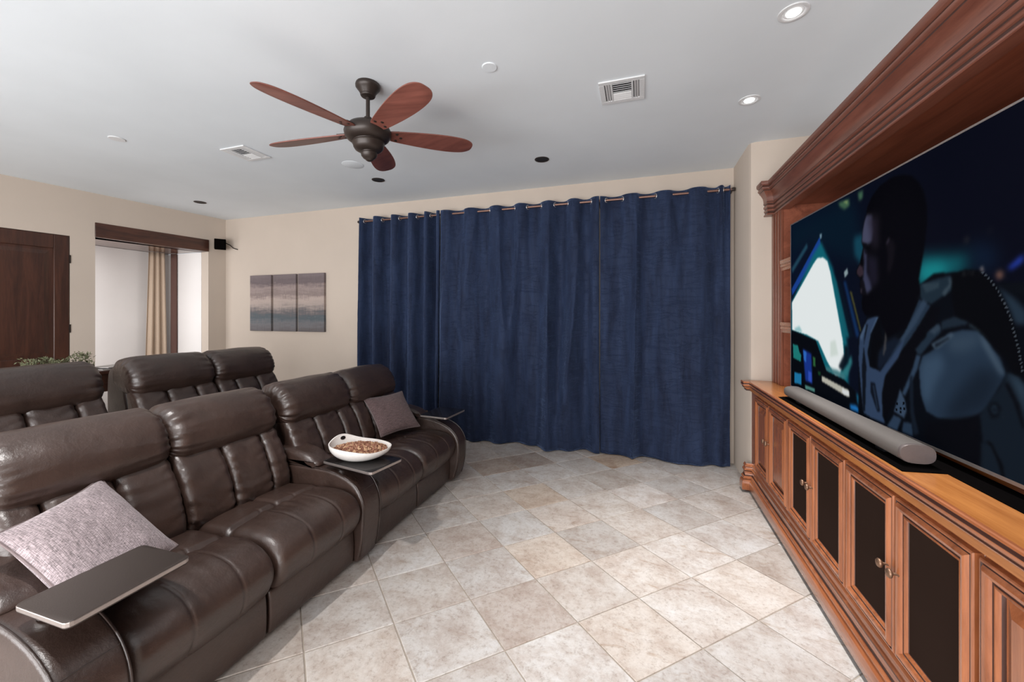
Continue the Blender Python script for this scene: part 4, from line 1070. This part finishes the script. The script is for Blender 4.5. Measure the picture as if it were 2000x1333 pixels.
def curtain(lab, x0, x1, back, seed, amp=0.05, keep=0.7, low=0.03):
    """back: x of the places where the cloth passes behind the rod"""
    ph_x = [x0]; ph = [None]
    xs = list(back); P_ = [2 * PI * i for i in range(len(xs))]
    per0 = xs[1] - xs[0]; per1 = xs[-1] - xs[-2]
    X = [xs[0] - 4 * per0] + xs + [xs[-1] + 4 * per1]; Ph = [-8 * PI] + P_ + [P_[-1] + 8 * PI]
    nx = int((x1 - x0) / 0.0105); nzv = 72; mb = MB(); rng = random.Random(seed)
    def yoff(x, f):
        """f = 0 top .. 1 bottom"""
        p = float(np.interp(x, X, Ph))
        wob = 0.55 * f * mnoise.noise(Vector((x * 2.1 + seed, f * 1.1, 3.3)))
        c0 = math.cos(p + wob)
        sharp = math.copysign(abs(c0) ** (0.75 + 0.25 * f), c0)
        a = amp * (keep + (1 - keep) * math.exp(-f / 0.13))
        y = a * sharp
        rg = 1 - abs(mnoise.noise(Vector((x * 2.4 + seed * 3.1 + 0.15 * f, f * 0.35, 2.2)))) * 2.2
        y -= low * 1.05 * min(1, 0.15 + f * 1.8) * max(0, rg) ** 3
        y += low * 0.7 * min(1, f * 2.2) * mnoise.noise(Vector((x * 2.3 + seed * 2 + 0.25 * f, f * 0.7, 1.7))) + low * 0.8 * min(1, f * 1.5) * mnoise.noise(Vector((x * 6.1 - seed + 0.3 * f, f * 0.45, 4.7))) + 0.014 * mnoise.noise(Vector((x * 7 + seed, f * 2.2, 9.7))) * min(1, f * 3)
        y += 0.0035 * mnoise.noise(Vector((x * 9 + seed, f * 30, 5.1))) * min(1, f * 4) * (1 if f < 0.97 else 0.3)
        return y
    zt = RZ + 0.042
    for i in range(nx + 1):
        x = x0 + (x1 - x0) * i / nx
        for k in range(nzv + 1):
            f = k / nzv
            zb = 0.010 + 0.008 * mnoise.noise(Vector((x * 3, seed, 0)))
            z = zt + (zb - zt) * f
            yy = RY + yoff(x, f) - 0.02 * f
            xx = x + 0.012 * mnoise.noise(Vector((x * 3 + seed, f * 3, 8.8))) * f
            mb.v.append((xx, min(yy, 4.672), z))
    for i in range(nx):
        for k in range(nzv):
            a = i * (nzv + 1) + k; mb.f.append((a, a + nzv + 1, a + nzv + 2, a + 1))
    root = tag(empty('curtain', ((x0 + x1) / 2, RY, 0)), lab, 'curtain', 'navy velvet curtains on the back wall')
    o = link('drape', mb, M['velvet'], root, smooth=80)
    so = o.modifiers.new('solid', 'SOLIDIFY'); so.thickness = 0.003; so.offset = 0
    # grommets where the cloth crosses the rod
    k0 = -1
    for i in range(-1, len(xs) + 1):
        for q in (-PI / 2, PI / 2):
            pp = 2 * PI * i + q; x = float(np.interp(pp, Ph, X))
            if x0 + 0.008 < x < x1 - 0.008:
                sl = (yoff(x + 0.004, 0.012) - yoff(x - 0.004, 0.012)) / 0.008
                n_ = Vector((sl, -1, 0)).normalized()
                g = MB().torus((x, RY, RZ - 0.002), n_, 0.024, 0.0055)
                link('grommet', g, M['silver'], root, smooth=60)
    return root


curtain('narrow navy velvet curtain with tight deep folds, behind the front sofa', -3.68, -2.448, [-3.563, -3.273, -3.008, -2.736, -2.56], 1, 0.074, 0.95, 0.03)
curtain('wide navy velvet curtain with soft folds, hanging in the middle', -2.436, -0.448, [-2.216, -1.865, -1.541, -1.211, -0.877, -0.61], 2, 0.054, 0.42, 0.105)
curtain('broad flat navy velvet curtain next to the white pier', -0.438, 0.872, [-0.284, 0.064, 0.401, 0.737, 0.84], 3, 0.045, 0.16, 0.095)

# ------------------------------------------------------------------ triptych on the back wall
def art_mat():
    m, nt, n, b = mat('abstract_painting')
    g = nt.nodes.new('ShaderNodeNewGeometry'); sp = nt.nodes.new('ShaderNodeSeparateXYZ'); nt.links.new(g.outputs['Position'], sp.inputs[0])
    mp = nt.nodes.new('ShaderNodeMapping'); mp.inputs['Scale'].default_value = (2.2, 1, 13); nt.links.new(g.outputs['Position'], mp.inputs['Vector'])
    n1 = N(nt, 'ShaderNodeTexNoise', Scale=1.6, Detail=7.0, Roughness=0.65); nt.links.new(mp.outputs[0], n1.inputs['Vector'])
    mp2 = nt.nodes.new('ShaderNodeMapping'); mp2.inputs['Scale'].default_value = (60, 1, 5); nt.links.new(g.outputs['Position'], mp2.inputs['Vector'])
    n2 = N(nt, 'ShaderNodeTexNoise', Scale=1.0, Detail=3.0); nt.links.new(mp2.outputs[0], n2.inputs['Vector'])
    mr = N(nt, 'ShaderNodeMapRange'); mr.inputs[1].default_value = 1.31; mr.inputs[2].default_value = 2.19; nt.links.new(sp.outputs[2], mr.inputs[0])
    a1 = N(nt, 'ShaderNodeMath', operation='MULTIPLY_ADD'); nt.links.new(n1.outputs[0], a1.inputs[0]); a1.inputs[1].default_value = 0.34; nt.links.new(mr.outputs[0], a1.inputs[2])
    a2 = N(nt, 'ShaderNodeMath', operation='MULTIPLY_ADD'); nt.links.new(n2.outputs[0], a2.inputs[0]); a2.inputs[1].default_value = 0.12; nt.links.new(a1.outputs[0], a2.inputs[2])
    s2 = N(nt, 'ShaderNodeMath', operation='SUBTRACT'); nt.links.new(a2.outputs[0], s2.inputs[0]); s2.inputs[1].default_value = 0.23
    r = ramp(nt, [(0.0, (0.105, 0.09, 0.092)), (0.14, (0.15, 0.145, 0.155)), (0.25, (0.075, 0.098, 0.112)), (0.34, (0.13, 0.115, 0.12)), (0.46, (0.36, 0.295, 0.265)), (0.56, (0.42, 0.335, 0.30)), (0.66, (0.22, 0.17, 0.16)), (0.75, (0.30, 0.235, 0.22)), (0.86, (0.13, 0.10, 0.105)), (1.0, (0.17, 0.135, 0.14))], s2.outputs[0])
    nt.links.new(r.outputs[0], b.inputs['Base Color']); b.inputs['Roughness'].default_value = 0.7
    return m


M['art'] = art_mat()
for x0, x1, lab in ((-5.87, -5.435, 'left canvas of the abstract grey and beige triptych, nearest the room corner'), (-5.39, -4.945, 'middle canvas of the abstract grey and beige triptych'), (-4.90, -4.415, 'right canvas of the abstract grey and beige triptych, widest of the three')):
    tag(link('canvas_print', MB().box(x0, 4.65, 1.315, x1, 4.6885, 2.185), M['art'], bevel=0.002), lab, 'painting', 'canvases of the triptych')

# ------------------------------------------------------------------ alcove drape, speaker, table behind the back row
def drape(name, p0, p1, z0, z1, folds, amp, m, lab, cat, taper=0.0):
    mb = MB(); n = folds * 14; kz = 24; P0 = Vector((*p0, 0)); P1 = Vector((*p1, 0)); d = P1 - P0; nn = Vector((-d.y, d.x, 0)).normalized(); uv = []
    for i in range(n + 1):
        t = i / n
        for k in range(kz + 1):
            f = k / kz
            p = P0 + d * (0.5 + (t - 0.5) * (1 - taper * (1 - f))) + nn * (amp * math.sin(2 * PI * folds * t + 0.5 * math.sin(f * 2)) * (0.6 + 0.5 * f))
            mb.v.append((p.x, p.y, z1 + (z0 - z1) * f)); uv.append((t * 0.3, f))
    for i in range(n):
        for k in range(kz):
            a = i * (kz + 1) + k; mb.f.append((a, a + kz + 1, a + kz + 2, a + 1))
    o = link(name, mb, m, smooth=80)
    l = o.data.uv_layers.new(name='uv')
    for lp in o.data.loops: l.data[lp.index].uv = uv[lp.vertex_index]
    so = o.modifiers.new('solid', 'SOLIDIFY'); so.thickness = 0.003
    return tag(o, lab, cat)


drape('drape', (-7.33, 4.06), (-7.27, 4.36), 0.02, 2.558, 3, 0.03, M['cream'], 'cream drape hanging in the corner of the white alcove', 'curtain', 0.35)
drape('drape', (-7.255, 4.375), (-7.19, 4.435), 0.02, 2.558, 1, 0.012, M['brown_cloth'], 'narrow dark brown drape beside the cream one in the alcove', 'curtain', 0.1)

spx, spy = LP(0.165, 0.17)
sp_ = tag(empty('wall_speaker', (*LP(0.165, 0.0), 2.69)), 'small black speaker on a bracket high in the room corner', 'speaker')
sm = MB(); cx_, cy_ = LP(0.165, 0.13); ax = Vector((0.8, -0.6, 0)); ay = Vector((0.6, 0.8, 0)); az = Vector((0, 0, 1))
sm.obox((cx_, cy_, 2.685), ax * 0.062, ay * 0.075, az * 0.078)
link('cabinet', sm, M['matt_black'], sp_, bevel=0.008)
sg = MB().obox((cx_ + 0.064 * ax.x, cy_ + 0.064 * ax.y, 2.685), ax * 0.004, ay * 0.066, az * 0.069)
link('grille', sg, M['matt_black'], sp_)
link('bracket', MB().tube([(*LP(0.165, 0.0), 2.69), (*LP(0.165, 0.05), 2.69), (cx_, cy_, 2.69)], 0.012, 8), M['matt_black'], sp_)
link('cable', MB().tube([(cx_, cy_ + 0.05, 2.73), (cx_ + 0.05, cy_ + 0.12, 2.69), (cx_ + 0.10, 4.66, 2.64), (cx_ + 0.16, 4.686, 2.62)], 0.006, 6), M['matt_black'], sp_)

tb = tag(empty('sofa_table', (-5.05, 2.4, 0)), 'dark wood table behind the back row, seen between the recliners', 'table')
link('tabletop', MB().box(-5.25, 1.3, 1.0, -4.85, 3.5, 1.035), M['door_wood'], tb, bevel=0.006)
link('apron', MB().box(-5.21, 1.4, 0.83, -4.89, 3.4, 1.0), M['door_wood'], tb, bevel=0.004)
link('rail', MB().box(-5.22, 1.38, 0.905, -4.88, 3.42, 0.915), M['door_wood'], tb)
for x in (-5.2, -4.95):
    for y in (1.4, 3.34): link('leg', MB().box(x, y, 0, x + 0.06, y + 0.06, 0.83), M['door_wood'], tb, bevel=0.004)
mg = tag(empty('magazine', (-5.05, 2.52, 1.0352)), 'thin pile of papers on the dark table between the recliners', 'papers')
for k, (dx, dy, r) in enumerate(((0, 0, 0.1), (0.02, 0.03, -0.15), (-0.01, 0.01, 0.3))):
    link('sheet', MB().obox((-5.03 + dx, 2.52 + dy, 1.039 + 0.008 * k), (0.10 * math.cos(r), 0.10 * math.sin(r), 0), (-0.14 * math.sin(r), 0.14 * math.cos(r), 0), (0, 0, 0.0036)), M['paper'] if k != 1 else M['black'], mg)
# wire hanging from the table
tag(link('power_cord', MB().tube([(-4.88, 2.52, 0.86), (-4.86, 2.53, 0.80), (-4.87, 2.50, 0.70), (-4.90, 2.42, 0.60), (-4.93, 2.36, 0.35), (-4.95, 2.3, 0.01)], 0.006, 6), M['black']), 'thin black cord hanging below the dark table', 'cord')
# low planter with dry greenery
pl = tag(empty('planter', (-5.05, 2.15, 1.0355)), 'low planter of dry green foliage showing above the single recliner', 'plant')
link('pot', MB().box(-5.13, 1.95, 1.0355, -4.97, 2.36, 1.10), M['bronze'], pl, bevel=0.01)
lf = MB()
for k in range(700):
    y = random.uniform(1.92, 2.36); x = -5.05 + random.gauss(0, 0.05); hmax = 0.12 + 0.03 * math.sin(y * 17) + 0.03 * math.sin(y * 31)
    z = 1.09 + random.random() * hmax * 0.75
    a = Vector((random.gauss(0, 1), random.gauss(0, 1), random.gauss(0.5, 1))).normalized(); b = a.orthogonal().normalized(); s_ = random.uniform(0.008, 0.02)
    c = Vector((x, y, z)); lf.add([c - a * s_, c + b * s_ * 0.35, c + a * s_, c - b * s_ * 0.35], [(0, 1, 2, 3)])
lo_ = link('foliage', lf, M['leaf'], pl); lo_['kind'] = 'stuff'

# ------------------------------------------------------------------ ceiling fan
FC = (-1.745, 2.225)


def tilt(mb):
    """the fan hangs a touch out of level"""
    a = math.radians(3.2); d = Vector((math.cos(math.radians(52)), math.sin(math.radians(52)), 0)); c = Vector((FC[0], FC[1], 2.79)); out = []
    for p in mb.v:
        q = Vector(p) - c; h = q.dot(d); z = q.z; q = q + d * (h * (math.cos(a) - 1) - z * math.sin(a)); q.z = z * math.cos(a) + h * math.sin(a); out.append(tuple(c + q))
    mb.v = out
    return mb



fan = tag(empty('ceiling_fan', (FC[0], FC[1], 2.55)), 'bronze five-blade ceiling fan with reddish wooden blades', 'ceiling fan')
link('canopy', MB().lathe([(0.0001, 3.119), (0.076, 3.119), (0.080, 3.108), (0.079, 3.095), (0.070, 3.083), (0.058, 3.068), (0.050, 3.052), (0.047, 3.048), (0.049, 3.044), (0.044, 3.036), (0.02, 3.032), (0.0001, 3.032)], (*FC, 0), 40), M['bronze'], fan, smooth=40)
link('downrod', MB().lathe([(0.013, 3.03), (0.013, 2.90), (0.024, 2.895), (0.026, 2.872), (0.020, 2.865)], (*FC, 0), 18), M['bronze'], fan, smooth=40)
link('motor_housing', tilt(MB().lathe([(0.02, 2.864), (0.06, 2.862), (0.085, 2.856), (0.12, 2.841), (0.143, 2.820), (0.152, 2.795), (0.148, 2.770), (0.134, 2.750), (0.118, 2.738), (0.100, 2.734), (0.098, 2.730), (0.0001, 2.728)], (*FC, 0), 56)), M['bronze'], fan, smooth=40)
link('switch_housing', tilt(MB().lathe([(0.090, 2.729), (0.104, 2.727), (0.106, 2.721), (0.100, 2.712), (0.097, 2.696), (0.088, 2.680), (0.070, 2.669), (0.050, 2.665), (0.049, 2.660), (0.053, 2.654), (0.050, 2.638), (0.038, 2.622), (0.024, 2.614), (0.022, 2.609), (0.012, 2.603), (0.0001, 2.602)], (*FC, 0), 44)), M['bronze'], fan, smooth=40)
for k in range(5):
    ang = math.radians(43.5 + 72 * k); ca, sa = math.cos(ang), math.sin(ang); pit = math.radians(-13)
    def FP(r, w, h=0.0):
        ww = w * math.cos(pit) - h * math.sin(pit); hh = w * math.sin(pit) + h * math.cos(pit)
        return (FC[0] + r * ca - ww * sa, FC[1] + r * sa + ww * ca, 2.79 + hh)
    ol = []
    for r, w in ((0.125, 0.030), (0.145, 0.047), (0.18, 0.056), (0.25, 0.066), (0.35, 0.078), (0.46, 0.087), (0.56, 0.089), (0.64, 0.083), (0.69, 0.070), (0.722, 0.048), (0.736, 0.022)): ol.append((r, w))
    out = ol + [(r, -w) for r, w in reversed(ol)]
    out = [tuple(p) for p in catmull(out, 3)]
    rings = [[FP(r, w, h) for r, w in ((0.43 + (a - 0.43) * s, b * s) for a, b in out)] for h, s in ((-0.004, 0.985), (-0.002, 1.0), (0.002, 1.0), (0.004, 0.985))]
    bl = link('blade', tilt(MB().rings(rings)), M['blade_wood'], fan, smooth=30)
    ir = MB(); ir.rings([[FP(r, w, h) for r, w in ((0.09, -0.028), (0.20, -0.050), (0.235, 0.0), (0.20, 0.050), (0.09, 0.028))] for h in (0.005, 0.011)])
    link('blade_iron', tilt(ir), M['bronze'], bl)
    for r, w in ((0.185, 0.034), (0.215, 0.0), (0.185, -0.034)):
        link('bolt', tilt(MB().rings([[FP(r + 0.0095 * q * math.cos(a), w + 0.0095 * q * math.sin(a), h) for a in np.linspace(0, 2 * PI, 12, endpoint=False)] for h, q in ((-0.003, 1), (-0.0065, 1), (-0.0085, 0.6))])), M['bronze'], bl, smooth=40)

# ------------------------------------------------------------------ ceiling fittings
def can_on(x, y, lab):
    t = tag(empty('recessed_light', (x, y, H - 0.006)), lab, 'ceiling light', 'lit recessed ceiling lights')
    link('trim_ring', MB().rings([[(x + r * math.cos(a), y + r * math.sin(a), z) for a in np.linspace(0, 2 * PI, 40, endpoint=False)] for r, z in ((0.070, H - 0.0005), (0.069, H - 0.005), (0.060, H - 0.007), (0.050, H - 0.005), (0.046, H - 0.002), (0.046, H - 0.0005))], cap=False), M['white_paint'], t, smooth=40)
    link('diffuser', MB().lathe([(0.0001, H - 0.0004), (0.046, H - 0.0004), (0.046, H - 0.0025), (0.030, H - 0.004), (0.0001, H - 0.004)], (x, y, 0), 30), M['white_paint'], t)
    link('lens', MB().lathe([(0.0001, H - 0.003), (0.034, H - 0.003), (0.032, H - 0.0075), (0.0001, H - 0.008)], (x, y, 0), 30), M['lamp_on'], t)


can_on(0.742, 2.37, 'lit white recessed light, larger of the two above the television')
can_on(-1.75, 0.42, 'added lit white recessed light, out of view over the near end of the front sofa')  # added fitting for the unseen sofa spot
can_on(0.742, 3.24, 'lit white recessed light nearer the white pier')


def can_off(x, y, lab):
    t = tag(empty('dark_recessed_light', (x, y, H - 0.006)), lab, 'ceiling light', 'unlit dark recessed lights')
    link('trim_ring', MB().rings([[(x + r * math.cos(a), y + r * math.sin(a), z) for a in np.linspace(0, 2 * PI, 36, endpoint=False)] for r, z in ((0.072, H - 0.0005), (0.071, H - 0.005), (0.060, H - 0.006), (0.056, H - 0.002))], cap=False), M['bronze'], t, smooth=40)
    link('baffle', MB().lathe([(0.0001, H - 0.0005), (0.058, H - 0.0005), (0.056, H - 0.0025), (0.0001, H - 0.002)], (x, y, 0), 30), M['black'], t)


can_off(-0.94, 3.84, 'black unlit recessed light above the middle curtain')
can_off(-2.87, 3.84, 'black unlit recessed light just below the fan, above the narrow curtain')
can_off(-5.77, 3.84, 'black unlit recessed light in the far corner near the alcove')


def vent(x0, y0, x1, y1, lab, three=True):
    t = tag(empty('ceiling_vent', ((x0 + x1) / 2, (y0 + y1) / 2, H - 0.01)), lab, 'vent', 'square ceiling vents'); b = 0.035
    fm = MB()
    for a in ((x0, y0, x1, y0 + b), (x0, y1 - b, x1, y1), (x0, y0 + b, x0 + b, y1 - b), (x1 - b, y0 + b, x1, y1 - b)): fm.box(a[0], a[1], H - 0.010, a[2], a[3], H - 0.0005)
    link('frame', fm, M['white_paint'], t, bevel=0.002)
    link('backing', MB().box(x0 + b, y0 + b, H - 0.0025, x1 - b, y1 - b, H - 0.0005), M['vent_dark'], t)
    xa, xb = x0 + b + 0.045, x1 - b - 0.045
    for x in (xa, xb): link('divider', MB().box(x - 0.006, y0 + b, H - 0.010, x + 0.006, y1 - b, H - 0.0026), M['white_paint'], t)
    ny = 9
    for i in range(ny):
        y = y0 + b + (y1 - y0 - 2 * b) * (i + 0.5) / ny; sgn = 1 if i < 5 else -1
        link('slat', MB().obox(((xa + xb) / 2, y, H - 0.0075), ((xb - xa) / 2 - 0.007, 0, 0), (0, 0.0075, 0.003 * sgn), (0, -0.0003, 0.0008)), M['white_paint'], t)
    for xs_, xe in ((x0 + b, xa - 0.006), (xb + 0.006, x1 - b)):
        for k in range(2):
            x = xs_ + (xe - xs_) * (k + 0.75) / 2.4
            link('slat', MB().obox((x, (y0 + y1) / 2, H - 0.0075), (0.006, 0, 0.003), (0, (y1 - y0) / 2 - b - 0.001, 0), (-0.0003, 0, 0.0008)), M['white_paint'], t)


vent(-0.272, 2.685, 0.024, 2.970, 'white louvred ceiling vent between the fan and the lit lights')
vent(-3.745, 2.665, -3.45, 2.955, 'white ceiling vent to the left of the fan')


def disc(name, x, y, r, h, lab, cat, m):
    o = link(name, MB().lathe([(0.0001, H - 0.0004), (r, H - 0.0004), (r, H - h * 0.5), (r * 0.94, H - h), (0.0001, H - h * 1.05)], (x, y, 0), 40), m, smooth=40)
    return tag(o, lab, cat)


disc('sprinkler_cover', -0.90, 2.305, 0.047, 0.006, 'small round white cover plate on the ceiling right of the fan', 'cover plate', M['ceiling'])
disc('ceiling_disc', -4.385, 2.228, 0.058, 0.006, 'small bright white disc on the ceiling above the back row', 'cover plate', M['white_paint'])
disc('ceiling_speaker', -2.83, 3.37, 0.105, 0.004, 'faint round white in-ceiling speaker behind the fan', 'speaker', M['ceiling'])
